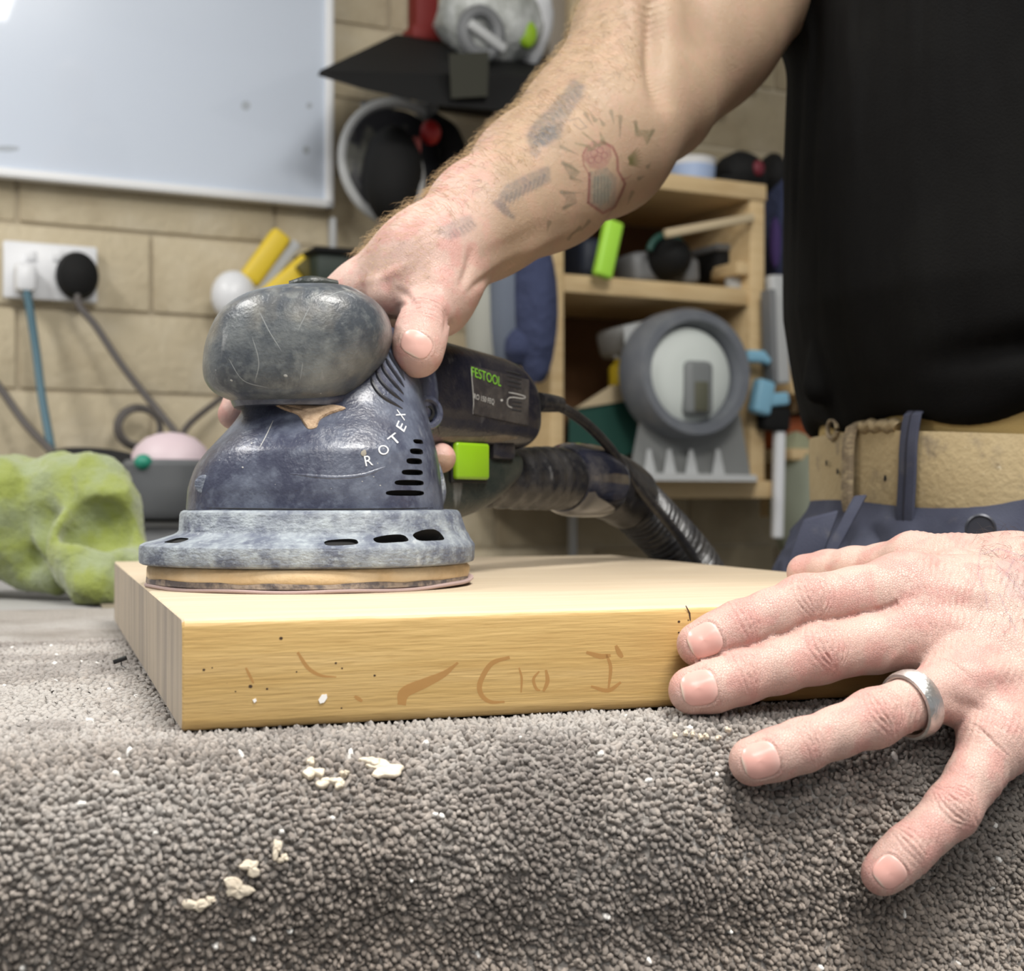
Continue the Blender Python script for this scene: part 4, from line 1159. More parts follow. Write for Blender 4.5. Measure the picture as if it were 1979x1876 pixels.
# ---- skin colour: forearm tan, hands pinker, knuckles and tips redder, tattoo ink
tan = np.array([.385, .270, .182]); pink = np.array([.575, .395, .335]); rd = np.array([.56, .262, .232])
pale = np.array([.62, .42, .31])
wr = sstep(1000, 860, pxv[:, 0]) * rarm + zl * 1.0
C = tan * (1 - wr[:, None]) + pink * wr[:, None]
up_ = np.clip(N[:, 2], 0, 1)
vz = fbm(V, 60, 3)[:, None]
C = C * (.90 + .2 * vz)
mott = sstep(.45, .68, fbm(V + 4, 150, 3))[:, None] * .5 * (wr[:, None] * .8 + .2)
C = C * (1 - mott) + rd * mott
tipd = np.full(len(V), 1.0)
for dct in (L, Rr):
    for n_, v in dct.items():
        for q in (v[-1][0],): tipd = np.minimum(tipd, np.linalg.norm(V - q, axis=1))
red = np.maximum(red, .55 * sstep(.022, .006, tipd))
red = red * (.45 + .55 * fbm(V + 8, 200, 2))
C = C * (1 - .55 * red[:, None]) + rd * .55 * red[:, None]
# light scars / yellowish forearm ridge
ins = facing & rarm
def ink(pts, w, col, a, taper=True, soft=1.5):
    "a tattooed stroke along photographed points"
    q = np.asarray(pts, float); lo_ = q.min(0) - w * 2 - 4; hi_ = q.max(0) + w * 2 + 4
    m = ins & (pxv > lo_).all(1) & (pxv < hi_).all(1)
    if not m.any(): return
    x = pxv[m]; best = np.full(len(x), 9e9)
    nseg = len(q) - 1
    for i in range(nseg):
        ab = q[i + 1] - q[i]; t = np.clip(((x - q[i]) @ ab) / max(ab @ ab, 1e-9), 0, 1)
        ww = w * (1 - .9 * (i + t) / nseg) if taper else w
        best = np.minimum(best, np.linalg.norm(x - q[i] - t[:, None] * ab, axis=1) - ww)
    k = (a * sstep(soft, -soft, best))[:, None]
    C[m] = C[m] * (1 - k) + np.asarray(col) * k
def patch(poly_, col, a, soft=3):
    q = np.asarray(poly_, float); lo_ = q.min(0) - 8; hi_ = q.max(0) + 8
    m = ins & (pxv > lo_).all(1) & (pxv < hi_).all(1)
    if not m.any(): return
    x = pxv[m]; inside = np.zeros(len(x), bool); dd = np.full(len(x), 9e9)
    for i in range(len(q)):
        a0, a1 = q[i], q[(i + 1) % len(q)]
        c_ = (a0[1] > x[:, 1]) != (a1[1] > x[:, 1])
        with np.errstate(divide='ignore', invalid='ignore'):
            xi = (a1[0] - a0[0]) * (x[:, 1] - a0[1]) / (a1[1] - a0[1] + 1e-12) + a0[0]
        inside ^= c_ & (x[:, 0] < xi)
        ab = a1 - a0; t = np.clip(((x - a0) @ ab) / max(ab @ ab, 1e-9), 0, 1)
        dd = np.minimum(dd, np.linalg.norm(x - a0 - t[:, None] * ab, axis=1))
    k = (np.where(inside, a, a * np.exp(-(dd / soft) ** 2)) * (.55 + .7 * (vnoise(V[m], 500) * .6 + .4 * vnoise(V[m], 1100))))[:, None]
    k = np.clip(k, 0, 1)
    C[m] = C[m] * (1 - k) + np.asarray(col) * k
INK = (.07, .08, .09); OLV = (.13, .115, .045); MAR = (.19, .045, .045)
patch([(1108, 158), (1090, 185), (1062, 215), (1035, 240), (1022, 262), (1028, 280), (1055, 278), (1080, 262), (1085, 240), (1100, 215), (1118, 190), (1125, 168)], INK, .55, 6)
patch([(1048, 250), (1035, 268), (1050, 276), (1072, 262), (1070, 246)], INK, .5, 5)
patch([(1058, 325), (1040, 332), (1012, 344), (980, 360), (968, 378), (985, 388), (1010, 372), (1040, 358), (1060, 348)], INK, .50, 5)
patch([(968, 385), (980, 405), (992, 420), (975, 412), (955, 392)], INK, .55, 4)
patch([(905, 420), (880, 430), (850, 445), (868, 458), (895, 450), (915, 435)], INK, .36, 7)
for k in range(9): ink([(1052 - 9 * k, 338 + 5 * k), (1045 - 9 * k, 362 + 6 * k)], 3.0, INK, .35)
for k in range(12):
    x = 1110 - 7 * k; y = 175 + 9 * k
    ink([(x, y), (x + 10, y + 14)], 2.6, INK, .32)
for k in range(7): ink([(868 + 7 * k, 452 - 4 * k), (874 + 8 * k, 464 - 4 * k)], 1.8, INK, .30)
patch([(1032, 288), (1026, 296), (1036, 304), (1044, 292)], INK, .35, 3)
# central emblem: a flower over a lantern-like box, with rays about it
patch([(1136, 285), (1146, 275), (1165, 274), (1178, 284), (1180, 300), (1172, 318), (1158, 325), (1142, 322), (1130, 308), (1128, 295)], (.26, .10, .10), .50, 3)
patch([(1140, 335), (1172, 326), (1190, 345), (1186, 395), (1165, 408), (1137, 390)], (.14, .135, .12), .50, 3)
patch([(1150, 345), (1168, 338), (1180, 350), (1176, 385), (1158, 395), (1148, 385)], (.15, .19, .16), .45, 3)
ink([(1166, 275), (1184, 284), (1193, 304), (1194, 330), (1203, 345), (1208, 355), (1200, 375), (1188, 400), (1165, 412), (1137, 392), (1139, 360), (1139, 336)], 2.6, MAR, .62, False)
ink([(1203, 347), (1215, 343), (1222, 336)], 2, MAR, .5)
ink([(1137, 334), (1128, 318), (1126, 300), (1134, 284)], 1.6, MAR, .5, False)
for c0, r0 in (((1148, 296), 7), ((1160, 290), 6), ((1143, 310), 6), ((1156, 308), 7), ((1168, 300), 6)):
    a = np.linspace(0, 6, 14); ink([(c0[0] + r0 * math.cos(t), c0[1] + r0 * math.sin(t)) for t in a], .9, (.16, .04, .05), .5, False, 1)
for k in range(5): ink([(1150 + 6 * k, 340), (1148 + 7 * k, 392)], .9, (.08, .08, .07), .45, False, 1)
for a_, b_ in (((1150, 276), (1126, 256)), ((1140, 282), (1112, 277)), ((1162, 272), (1160, 257))): patch([a_, b_, (a_[0] + 9, a_[1] + 6), (a_[0] - 4, a_[1] + 9)], (.12, .12, .06), .55, 2)
rays = [((1085, 284), (1118, 299)), ((1088, 315), (1122, 333)), ((1104, 344), (1128, 351)), ((1085, 371), (1128, 373)), ((1090, 402), (1114, 392)), ((1150, 232), (1140, 215)), ((1166, 240), (1158, 228)),
        ((1181, 216), (1187, 240)), ((1199, 226), (1198, 268)), ((1131, 220), (1147, 244)), ((1228, 236), (1232, 262)), ((1262, 252), (1250, 280)), ((1252, 322), (1258, 314)), ((1222, 372), (1212, 396)), ((1235, 345), (1246, 340)),
        ((1098, 460), (1108, 446)), ((1062, 430), (1058, 448)), ((1120, 440), (1098, 456)), ((1138, 428), (1122, 446))]
for a_, b_ in rays: ink([a_, ((a_[0] * .6 + b_[0] * .4), (a_[1] * .6 + b_[1] * .4)), b_], 4.2, (.11, .10, .06), .50)
patch([(1228, 240), (1236, 252), (1262, 254), (1250, 276), (1244, 262), (1228, 262)], (.11, .105, .045), .5, 2)
patch([(1088, 315), (1104, 318), (1118, 334), (1105, 345), (1096, 330)], (.12, .11, .07), .5, 2)
patch([(1085, 371), (1110, 374), (1114, 392), (1090, 402), (1096, 386)], (.12, .11, .08), .42, 2)
for k in range(7):
    a = math.radians(-60 + 16 * k); ink([(1214 + 6 * math.cos(a), 312 + 8 * math.sin(a)), (1222 + 20 * math.cos(a), 308 + 26 * math.sin(a))], 4.2, OLV, .6)
ink([(1100, 233), (1118, 228), (1134, 246), (1122, 250), (1108, 240)], 1.2, INK, .4, False, 1)
# faint inked lines at the left wrist
ins = facing & zl
for a_, b_, c_ in (((1895, 1060), (1890, 1110), (1912, 1180)), ((1930, 1150), (1950, 1190), (1965, 1225)), ((1960, 1080), (1945, 1110), (1979, 1150)), ((1900, 1070), (1930, 1060), (1979, 1075))):
    ink([a_, b_, c_], 1.2, (.14, .13, .20), .35, False, 1)
patch([(1930, 1090), (1979, 1080), (1979, 1160), (1950, 1150)], (.22, .19, .24), .22, 8)
C = np.clip(C, 0, 1)
bme = big_mesh('body', V - PR, Q, poly, m_skin)
setcol(bme, C)
bo_ = bpy.data.objects.new('body', bme); COL.objects.link(bo_); bo_.parent = person
print('body verts', len(V), 'quads', len(Q), 'poly', len(poly))
# ---- finger nails
def nail_base(nl, x, y):
    ph = x / nl.r
    return nl.c + nl.al * y + (nl.n * math.cos(ph) + nl.lat * math.sin(ph)) * nl.r
for k, nl in enumerate(nails):
    nu = 26; rad = [0, .25, .5, .7, .85, .95, 1.0]
    a = np.linspace(0, 2 * math.pi, nu, endpoint=False)
    V2 = []; Cn = []
    for ri, r_ in enumerate(rad):
        for t in a:
            e = 2.75
            c_, s_ = math.cos(t), math.sin(t)
            x = np.sign(c_) * abs(c_) ** (2 / e) * r_ * nl.w / 2; y = np.sign(s_) * abs(s_) ** (2 / e) * r_ * nl.ln / 2
            ph = x / nl.r
            V2.append(nail_base(nl, x, y))
            edge = 1.0 * max(0, (y / (nl.ln / 2)) - .80) / .20; lun = math.exp(-(((y / (nl.ln / 2)) + .95) / .28) ** 2)
            col = np.array([.68, .37, .32]) * (1 - .9 * min(edge * 1.6, 1)) + np.array([.74, .62, .52]) * .9 * min(edge * 1.6, 1)
            col = col * (1 - .3 * lun) + np.array([.78, .60, .54]) * .3 * lun
            if k == 4: col = col * (1 - .2) + .2 * np.array([.75, .6, .52])
            Cn.append(col)
    F2 = []
    for i in range(len(rad) - 1):
        for j in range(nu):
            q = (j + 1) % nu; F2.append((i * nu + j, (i + 1) * nu + j, (i + 1) * nu + q, i * nu + q))
    VP_ = project(body, np.array(V2), 4, .004); dirs = unit_rows(VP_ - (nl.c - nl.n * .012)) * .5 + nl.n * .5
    lift_ = np.array([.00008 if (r_ > .97) else .00022 for r_ in rad for t in a]); V2 = list(VP_ + dirs * lift_[:, None])
    # thickness: a lower rim
    b0 = len(V2)
    for j in range(nu): V2.append(V2[(len(rad) - 1) * nu + j] - nl.n * .0004); Cn.append(np.array([.45, .28, .2]))
    for j in range(nu):
        q = (j + 1) % nu; F2.append(((len(rad) - 1) * nu + j, b0 + j, b0 + q, (len(rad) - 1) * nu + q))
    o = mk('fingernail', (np.array(V2) - PR, F2), m_nail, person, angle=None); setcol(o.data, np.array(Cn))
    bm = bmesh.new(); bm.from_mesh(o.data); bmesh.ops.recalc_face_normals(bm, faces=bm.faces[:]); bm.to_mesh(o.data); bm.free()
    if k == 4: o['label'] = 'broad nail of the thumb pressed against the sander'
# ---- arm hair
m_hairb = mat('blond_arm_hair', (.50, .36, .19), .45)
m_haird = mat('dark_arm_hair', (.05, .035, .03), .5)
def hairs(mask, dens, ln, rad, name, m, flow, curl=.4):
    qs = Q[mask]; ar = np.linalg.norm(np.cross(V[qs[:, 2]] - V[qs[:, 0]], V[qs[:, 3]] - V[qs[:, 1]]), axis=1) / 2
    n_ = int(ar.sum() * dens); pick = rng.choice(len(qs), n_, p=ar / ar.sum())
    u = rng.random((n_, 2)); q = qs[pick]
    p = (V[q[:, 0]] * (1 - u[:, :1]) + V[q[:, 1]] * u[:, :1]) * (1 - u[:, 1:]) + (V[q[:, 3]] * (1 - u[:, :1]) + V[q[:, 2]] * u[:, :1]) * u[:, 1:]
    nn_ = unit_rows(N[q].mean(1))
    fl = flow(p) ; fl = fl - nn_ * (fl * nn_).sum(1)[:, None]; fl = unit_rows(fl + rng.normal(0, curl, fl.shape))
    fl = unit_rows(fl - nn_ * (fl * nn_).sum(1)[:, None])
    L_ = ln * rng.uniform(.5, 1.3, n_)
    pts = [p - nn_ * .0003]
    for k, (a, b) in enumerate(((.35, .30), (.7, .40), (1.0, .38))):
        pts.append(p + fl * (L_ * a)[:, None] + nn_ * (L_ * b * rng.uniform(.4, 1.2, n_))[:, None])
    s1 = np.cross(fl, nn_); Vv = []
    for k, r_ in enumerate((1, .9, .6, .1)):
        for j in range(3):
            t = 2 * math.pi * j / 3; Vv.append(pts[k] + (s1 * math.cos(t) + nn_ * math.sin(t)) * rad * r_)
    Vv = np.stack(Vv, 1)
    F = np.array([(k * 3 + j, k * 3 + (j + 1) % 3, (k + 1) * 3 + (j + 1) % 3, (k + 1) * 3 + j) for k in range(3) for j in range(3)])
    qd_ = (F[None] + (np.arange(n_) * 12)[:, None, None]).reshape(-1, 4)
    me = big_mesh(name, Vv.reshape(-1, 3) - PR, qd_, [], m)
    o = bpy.data.objects.new(name, me); COL.objects.link(o); o.parent = person; o['kind'] = 'stuff'; return o
pq = pxv[Q].mean(1); pc3 = V[Q].mean(1); nq_ = N[Q].mean(1)
upness = nq_ @ unit(A(-.68, -.1, .73))
fam = (pc3[:, 2] > 1.0) & (pq[:, 0] > 700) & (pq[:, 0] < 1290) & (upness > .05) & (pq[:, 1] < 560 - 0) & ((pq[:, 0] > 720) | (pq[:, 1] < 545))
hairs(fam, 1.5e5, .0080, .00006, 'arm_hair', m_hairb, lambda p: np.tile(unit(A(-.75, -.25, .1)), (len(p), 1)), .45)
hairs(fam & (upness > .25) & (pq[:, 0] > 850), .45e5, .008, .00006, 'arm_hair', m_haird, lambda p: np.tile(unit(A(-.5, -.25, -.6)), (len(p), 1)), .4)
hlm = (pc3[:, 2] < 1.0) & (pc3[:, 0] > .1) & (pq[:, 0] > 1890) & (pq[:, 1] < 1220)
hairs(hlm, .5e5, .008, .00005, 'hand_hair', m_haird, lambda p: np.tile(unit(A(-.4, -.3, -.7)), (len(p), 1)), .6)
# ---- ring
rc = P(1762, 1361, .5015); rax = unit(L['ring'][2][0] - L['ring'][0][0])
e1_ = unit(np.cross(rax, A(0, 0, 1))); e2_ = np.cross(rax, e1_)
m_ring = mat('brushed_silver', (.78, .77, .74), .28, 1.0, bump=[('noise', 600, .0003, (1, 6, 1))])
RI = .0103
rg = lathe([(RI, -.0030), (RI + .0008, -.0037), (RI + .0017, -.0034), (RI + .0022, -.0015), (RI + .0022, .0015), (RI + .0017, .0034), (RI + .0008, .0037), (RI, .0030), (RI, -.0030)], 56, cap=False)
ringo = mk('wedding_ring', basis(rg, A(0, 0, 0), e1_, e2_, rax), m_ring, None, loc=tuple(rc))
tag(ringo, 'plain brushed silver wedding band worn on the ring finger of the left hand', 'ring')
# ================================================================== clothes
PC = A(.33, .92, 0); PF = unit(A(-.95, -.32, 0)); PS = A(-PF[1], PF[0], 0)
if PS[1] > 0: PS = -PS
def ellf(zs, as_, bs, cen=PC, off=None):
    def f(p):
        a = np.interp(p[:, 2], zs, as_); b = np.interp(p[:, 2], zs, bs); q = p - cen
        if off is not None: q = q - np.interp(p[:, 2], zs, off)[:, None] * PF
        return (np.sqrt(((q @ PF) / a) ** 2 + ((q @ PS) / b) ** 2) - 1) * np.minimum(a, b) * .97
    return f
def cloth_obj(name, f, lo, hi, h, m, disp=None, ref=None):
    V_, Q_ = nets(f, lo, hi, h); V_ = project(f, V_, 2); pl = []
    if ref is not None:
        V_, Q_, pl, _ = refine(V_, Q_, pl, ref(V_[Q_].mean(1))); V_ = project(f, V_, 1)
    if disp is not None: V_ = V_ + vnormals(V_, Q_) * disp(V_)[:, None]
    me = big_mesh(name, V_ - PR, Q_, pl, m); o = bpy.data.objects.new(name, me); COL.objects.link(o); o.parent = person
    return o
m_tee = mat('black_cotton', (.0035, .0035, .0036), .92, spec=.14, layers=[((.0075, .0075, .0070), 9, .45, .7, .6)], bump=[('noise', 900, .0003), ('noise', 30, .002, (1, 1, .3))])
m_trs = mat('navy_work_cloth', (.040, .045, .075), .85, layers=[((.10, .11, .15), 14, .5, .75, .6), ((.16, .15, .14), 40, .6, .75, .35)], bump=[('noise', 1200, .0003)])
m_belt = mat('dusty_tan_leather', (.40, .31, .17), .75, layers=[((.15, .12, .09), 45, .56, .70, .8, 6), ((.52, .42, .25), 16, .45, .7, .6), ((.70, .62, .46), 210, .68, .74, .7)], bump=[('noise', 300, .0006)])
m_under = mat('tan_undershirt', (.36, .26, .10), .9, bump=[('noise', 900, .0003)])
tee_core = ellf([1.015, 1.033, 1.055, 1.077, 1.105, 1.20, 1.30, 1.40, 1.46, 1.49], [.113, .119, .126, .130, .1345, .134, .130, .12, .10, .07], [.180, .184, .187, .189, .190, .190, .188, .18, .12, .08], off=[0, 0, 0, 0, 0, 0, .0, .02, .03, .03])
slvR = Chain([rs_ + A(.01, -.01, 0), rs_ * .52 + P(1352, 60, .915) * .48], [.066, .062], .02)
slvL = Chain([LS, LS * .5 + LE * .5], [.068, .064], .02)
back_flap = Chain([P(1590, 690, .92), P(1586, 748, .92)], [.009, .011], .01)
def tee(p):
    d = smin(smin(tee_core(p), slvR(p), .04), slvL(p), .04)
    q = p - PC; near = q @ PS; fr = q @ PF
    zh = 1.0235 + .014 * sstep(.09, .17, near) + .004 * np.sin(near * 60)
    hem = zh - p[:, 2]
    d = -smin(-d, -hem, .012)
    return smin(d, back_flap(p), .004)
def tee_disp(p):
    q = p - PC; a = np.arctan2(q @ PS, q @ PF)
    s = np.stack([a * 1.6, p[:, 2] * 1.1, 0 * a], 1)
    r = 1 - 2 * np.abs(fbm(s + 2, 3.2, 2) - .5)
    dd = .0045 * (r - .7) + .003 * (fbm(s, 9, 2) - .5)
    # deep hem fold towards the right
    h = -.010 * np.exp(-((p[:, 2] - (1.052 + .10 * np.clip(q @ PS - .02, 0, .2))) / .008) ** 2) * sstep(.04, .13, q @ PS)
    return dd * sstep(1.02, 1.07, p[:, 2]) + h
cloth_obj('t_shirt', tee, A(.10, .55, .98), A(.56, 1.14, 1.52), .008, m_tee, tee_disp, lambda c: c[:, 2] < 1.32)
# lint flecks on the shirt
tb = None
und = ellf([.98, 1.01, 1.06], [.1085, .110, .112], [.162, .165, .166])
ang = np.linspace(0, 2 * math.pi, 96, endpoint=False)
def band(z0f, a, b, hgt, th_, n=96, wav=None, prof=None):
    R = []
    for (rr, zz) in prof or ((0, -.5), (1, -.5), (1.15, -.42), (1.2, 0), (1.15, .42), (1, .5), (0, .5)):
        c = PC + PF * ((a + rr * th_) * np.cos(ang))[:, None] + PS * ((b + rr * th_) * np.sin(ang))[:, None]
        z = z0f(ang) + zz * hgt
        if wav is not None: c = c + (PF * np.cos(ang)[:, None] + PS * np.sin(ang)[:, None]) * wav(ang, zz)[:, None]
        R.append(c + A(0, 0, 1) * z[:, None])
    g = rings(R, cap=False); v, f = g; k = len(R)
    f += [((k - 1) * n + j, (k - 1) * n + (j + 1) % n, (j + 1) % n, j) for j in range(n)]
    return v, f
def put(name, g, m, parent=person, **k): return mk(name, (np.asarray(g[0]) - PR, g[1]), m, parent, **k)
put('undershirt', band(lambda a: 1.028 + 0 * a, .105, .158, .07, .005, wav=lambda a, z: .0012 * np.sin(9 * a + 8 * z)), m_under)
bz = lambda a: .998 - .011 * np.clip(np.sin(a), 0, 1) ** 1.2
belt = put('belt', band(bz, .1125, .1655, .046, .0042, wav=lambda a, z: .0012 * np.sin(5 * a) + .0010 * z * np.sin(7 * a + 1)), m_belt)
def belt_at(px, extra=0.0, zrel=0.0):
    best = None
    for a in np.linspace(-.75, 1.55, 500):
        n_ = PF * math.cos(a) / .117 + PS * math.sin(a) / .17; n_ = unit(n_)
        c = PC + PF * (.1172 + extra) * math.cos(a) + PS * (.1702 + extra) * math.sin(a)
        if n_ @ c > -.002: continue
        e = abs(CX + c[0] / c[1] * F_PX - px)
        if best is None or e < best[0]: best = (e, c, n_, a)
    _, c, n_, a = best
    return c + A(0, 0, .998 - .011 * max(math.sin(a), 0) ** 1.2 + zrel), n_
def strap(px, w, ztop, zbot, th_, m, name, bulge=.0015, parent=person, lean=0.0, n=14):
    c0, n_ = belt_at(px); tg = unit(np.cross(A(0, 0, 1), n_)); R = []
    a = np.linspace(0, 2 * math.pi, 12, endpoint=False); cs_, sn_ = sup(12, 4)
    for i in range(n + 1):
        t = i / n; z = ztop + (zbot - ztop) * t
        b = bulge * math.sin(math.pi * t) + .0008 * math.sin(9 * t) - .006 * (t < .06) - .006 * (t > .94)
        c = A(c0[0], c0[1], z) + n_ * (b + .0012) + tg * lean * (t - .5)
        R.append(c + tg * (w / 2 * cs_)[:, None] + n_ * (th_ * sn_)[:, None])
    return put(name, rings(R), m, parent)
m_keep = mat('grimy_belt_keeper', (.22, .17, .11), .7, layers=[((.45, .36, .22), 90, .45, .62, .8, 4, (1, 1, 3))], bump=[('noise', 300, .0008, (1, 1, 4))])
strap(1651, .0105, 1.028, .966, .0022, m_keep, 'belt_keeper', .0045, lean=-.004)
strap(1763, .0140, 1.034, .950, .0014, m_trs, 'belt_loop', .0038, lean=-.006)
m_seam2 = mat('dark_stitching', (.012, .012, .02), .9)
strap(1763, .0009, 1.034, .952, .0018, m_seam2, 'stitching', .0042, lean=-.006)
for px, dz in ((1619, -.002), (1711, -.006), (1597, .004)):
    c, n_ = belt_at(px, .001, dz); tg = unit(np.cross(A(0, 0, 1), n_))
    put('belt_hole', basis(ball((0, 0, 0), 1, 12, 6), c, tg * .0013, A(0, 0, .0021), n_ * .0006), m_slot)
c, n_ = belt_at(1608, .0, .029); tg = unit(np.cross(A(0, 0, 1), n_))
put('buckle_ring', basis(tube([(math.cos(t) * .008, math.sin(t) * .006, 0) for t in np.linspace(0, 6.0, 18)], .0016, 8, 2), c - A(0, 0, .003), tg, A(0, 0, 1), n_), m_keep)
m_brass = mat('worn_brass', (.42, .33, .20), .4, .6, bump=[('noise', 400, .001)])
pts = [belt_at(px, -.001, .0255 + .0012 * math.sin(px))[0] for px in np.linspace(1668, 1738, 9)]
put('buckle_bar', tube(pts, .0042, 12, 3), m_brass)
# trousers
hip = ellf([.60, .86, .92, .935, .955, .975, 1.0, 1.03], [.12, .146, .142, .136, .126, .117, .110, .106], [.175, .195, .190, .186, .180, .172, .163, .158])
lgs = [Chain([PC + PS * s * .098 + A(0, 0, .86), PC + PS * s * .105 + A(.01, 0, .48), PC + PS * s * .11 + A(.02, 0, .03)], [.098, .078, .075], .02) for s in (-1, 1)]
tab = Chain([P(1590, 1022, .855), P(1562, 1072, .853)], [.009, .007], .01)
def trs(p):
    h_ = hip(p); h_ = np.maximum(h_, .80 - p[:, 2]); d = smin(h_, np.minimum(lgs[0](p), lgs[1](p)), .05)
    return np.maximum(d, p[:, 2] - 1.018)
def trs_disp(p):
    q = p - PC; s = np.stack([(q @ PS) * 1.0 + p[:, 2] * .9, p[:, 2] * 1.0 - (q @ PS) * .5, q @ PF], 1)
    r = 1 - 2 * np.abs(fbm(s, 26, 3) - .5)
    return (.016 * (r - .72) + .006 * (fbm(p, 45, 2) - .5)) * sstep(.976, .945, p[:, 2])
cloth_obj('trousers', trs, A(.12, .60, -.02), A(.58, 1.16, 1.04), .010, m_trs, trs_disp, lambda c: c[:, 2] > .86)
g = box(-.011, .011, -.0032, .0032, -.016, .016, .002)
c = P(1570, 1042, .842)
put('pocket_tab', basis(g, c, unit(A(.9, -.3, .25)), unit(A(-.25, -.95, 0)), unit(A(.35, .1, .9))), m_trs)
g = box(-.004, .004, -.002, .002, -.03, .03, .0012)
put('pocket_seam', basis(g, P(1618, 1042, .832), unit(A(.9, -.4, .1)), unit(A(-.3, -.95, 0)), unit(A(.45, .1, .8))), m_trs)
c = P(1895, 1022, .738); 
put('trouser_button', basis(lathe([(.0001, -.001), (.0078, -.001), (.0080, .0004), (.0070, .0010), (.0062, .0004), (.0001, .0004)], 30, False), c, unit(A(.94, -.33, 0)), A(0, 0, 1), unit(A(-.3, -.95, 0))), mat('dark_button', (.035, .038, .05), .4, .3))
m_boot = mat('work_boot', (.05, .04, .035), .7)
for s in (-1, 1):
    c = PC + PS * s * .11 + PF * .05
    put('boot', basis(lathe([(.9, 0), (1, .12), (1, .3), (.85, .55), (.62, .8), (.5, 1.0), (.42, 1.3)], 24), A(c[0], c[1], .0) + A(.02, 0, 0), PF * .12, PS * .048, A(0, 0, .085)), m_boot)
# ================================================================== things at the back of the workshop
def hull(pts):
    bm = bmesh.new()
    for p in pts: bm.verts.new(tuple(p))
    r = bmesh.ops.convex_hull(bm, input=bm.verts)
    bmesh.ops.delete(bm, geom=[g for g in r['geom_interior'] if isinstance(g, bmesh.types.BMVert)], context='VERTS')
    bm.verts.ensure_lookup_table(); bm.verts.index_update()
    v = np.array([p.co[:] for p in bm.verts]); f = [tuple(q.index for q in p.verts) for p in bm.faces]; bm.free()
    return v, f
def W3(px, py, off): return WP(px, py, off)
m_wb = mat('whiteboard_enamel', (.68, .75, .86), .3, coat=1.0)
m_wb.node_tree.nodes['Principled BSDF'].inputs['Coat Roughness'].default_value = .05
m_alu = mat('pale_frame', (.78, .79, .80), .35)
m_bplast = mat('dark_plastic', (.007, .007, .007), .75, spec=.25)
m_gplast = mat('grey_plastic', (.16, .165, .17), .5)
m_lgrey = mat('light_grey_paint', (.46, .47, .47), .5)
m_wplast = mat('white_plastic', (.72, .73, .75), .35)
m_pine = mat('pine', (.62, .46, .25), .6, layers=[((.48, .32, .15), 14, .45, .7, .6, 3, (1, 8, 8))])
m_dkwood = mat('dark_ply', (.16, .075, .028), .8, layers=[((.07, .035, .015), 6, .4, .7, .6)])
m_red = mat('red_plastic', (.42, .02, .02), .45)
m_dred = mat('dark_red_paint', (.20, .012, .010), .6)
m_yel = mat('yellow_plastic', (.72, .52, .03), .45)
m_blue = mat('sky_blue_sheet', (.18, .50, .85), .6)
m_lblue = mat('light_blue_plastic', (.22, .45, .60), .5)
m_teal = mat('teal_plastic', (.012, .20, .13), .5)
m_dteal = mat('dark_green_case', (.01, .06, .045), .55)
m_limep = mat('lime_bar', (.38, .72, .06), .45)
m_cblue = mat('blue_cord', (.055, .13, .17), .5)
m_cgrey = mat('dark_cord', (.09, .08, .075), .6)
m_navy = mat('navy_cloth', (.035, .045, .10), .9, bump=[('noise', 40, .01)])
m_beige = mat('beige_panel', (.52, .42, .27), .7)
m_clear = mat('cloudy_bag_plastic', (.62, .64, .62), .25, layers=[((.30, .31, .28), 18, .45, .62, .8)], bump=[('noise', 40, .006)])
# whiteboard
u0 = wall(-420, 200, .02)[0]; u1 = wall(641, 200, .02)[0]; zb = wall(641, 405, .02)[2]; zt = 2.30
w = wthing('whiteboard', 'large white dry-wipe board in a pale frame, upper left of the wall', 'whiteboard', at=((u0 + u1) / 2, 0.012, (zb + zt) / 2))
wpart('panel', box(u0 + .01, u1 - .01, -.028, -.014, zb + .01, zt - .01, .002), m_wb, w)
for nm, g in (('frame_rail', box(u0, u1, -.034, -.012, zb, zb + .014, .003)), ('frame_rail', box(u0, u1, -.034, -.012, zt - .014, zt, .003)),
              ('frame_rail', box(u0, u0 + .014, -.034, -.012, zb, zt, .003)), ('frame_rail', box(u1 - .014, u1, -.034, -.012, zb, zt, .003))): wpart(nm, g, m_alu, w)
m_smudge = mat('marker_smudge', (.35, .36, .33), .6, alpha=.3)
for px, py, a, b in ((475, 204, 9, 9), (598, 204, 6, 6), (592, 290, 7, 8), (12, 287, 26, 6)):
    th8 = np.linspace(0, 6.28, 17)[:-1]
    wpart('marker_smudge', (np.array([W3(px + a * math.cos(t), py + b * math.sin(t), .0284) for t in th8]), [tuple(range(16))]), m_smudge, w, smooth=False)
# double socket
s = wthing('wall_socket', 'white double wall socket with a black plug in its right outlet', 'socket', at=wall(98, 525, 0.01))
wpart('face_plate', wbox(6, 470, 189, 580, .008, .012, .004), m_wplast, s)
wpart('back_box', wbox(12, 476, 183, 576, .0, .010, .002), m_lgrey, s)
for px in (60, 112): wpart('switch', wbox(px - 10, 484, px + 10, 504, .02, .003, .001), m_wplast, s)
pb = wthing('power_plug', 'black plug with a dark lead, pushed into the right half of the socket', 'plug', at=wall(147, 538, .02))
g = basis(lathe([(.030, 0), (.032, .012), (.028, .03), (.018, .038), (.001, .040)], 32), W3(147, 535, .02), A(1, 0, 0), A(0, 0, 1.15), A(0, -1, 0))
wpart('plug_body', g, m_bplast, pb)
wpart('lead', tube([W3(150, 560, .045), W3(153, 590, .05), W3(185, 630, .06), W3(235, 705, .08), W3(290, 775, .10), W3(335, 830, .13), W3(345, 850, .15)], .0055, 10), m_cgrey, pb)
pw = wthing('power_plug', 'white plug with a blue lead, pushed into the left half of the socket', 'plug', at=wall(48, 538, .02))
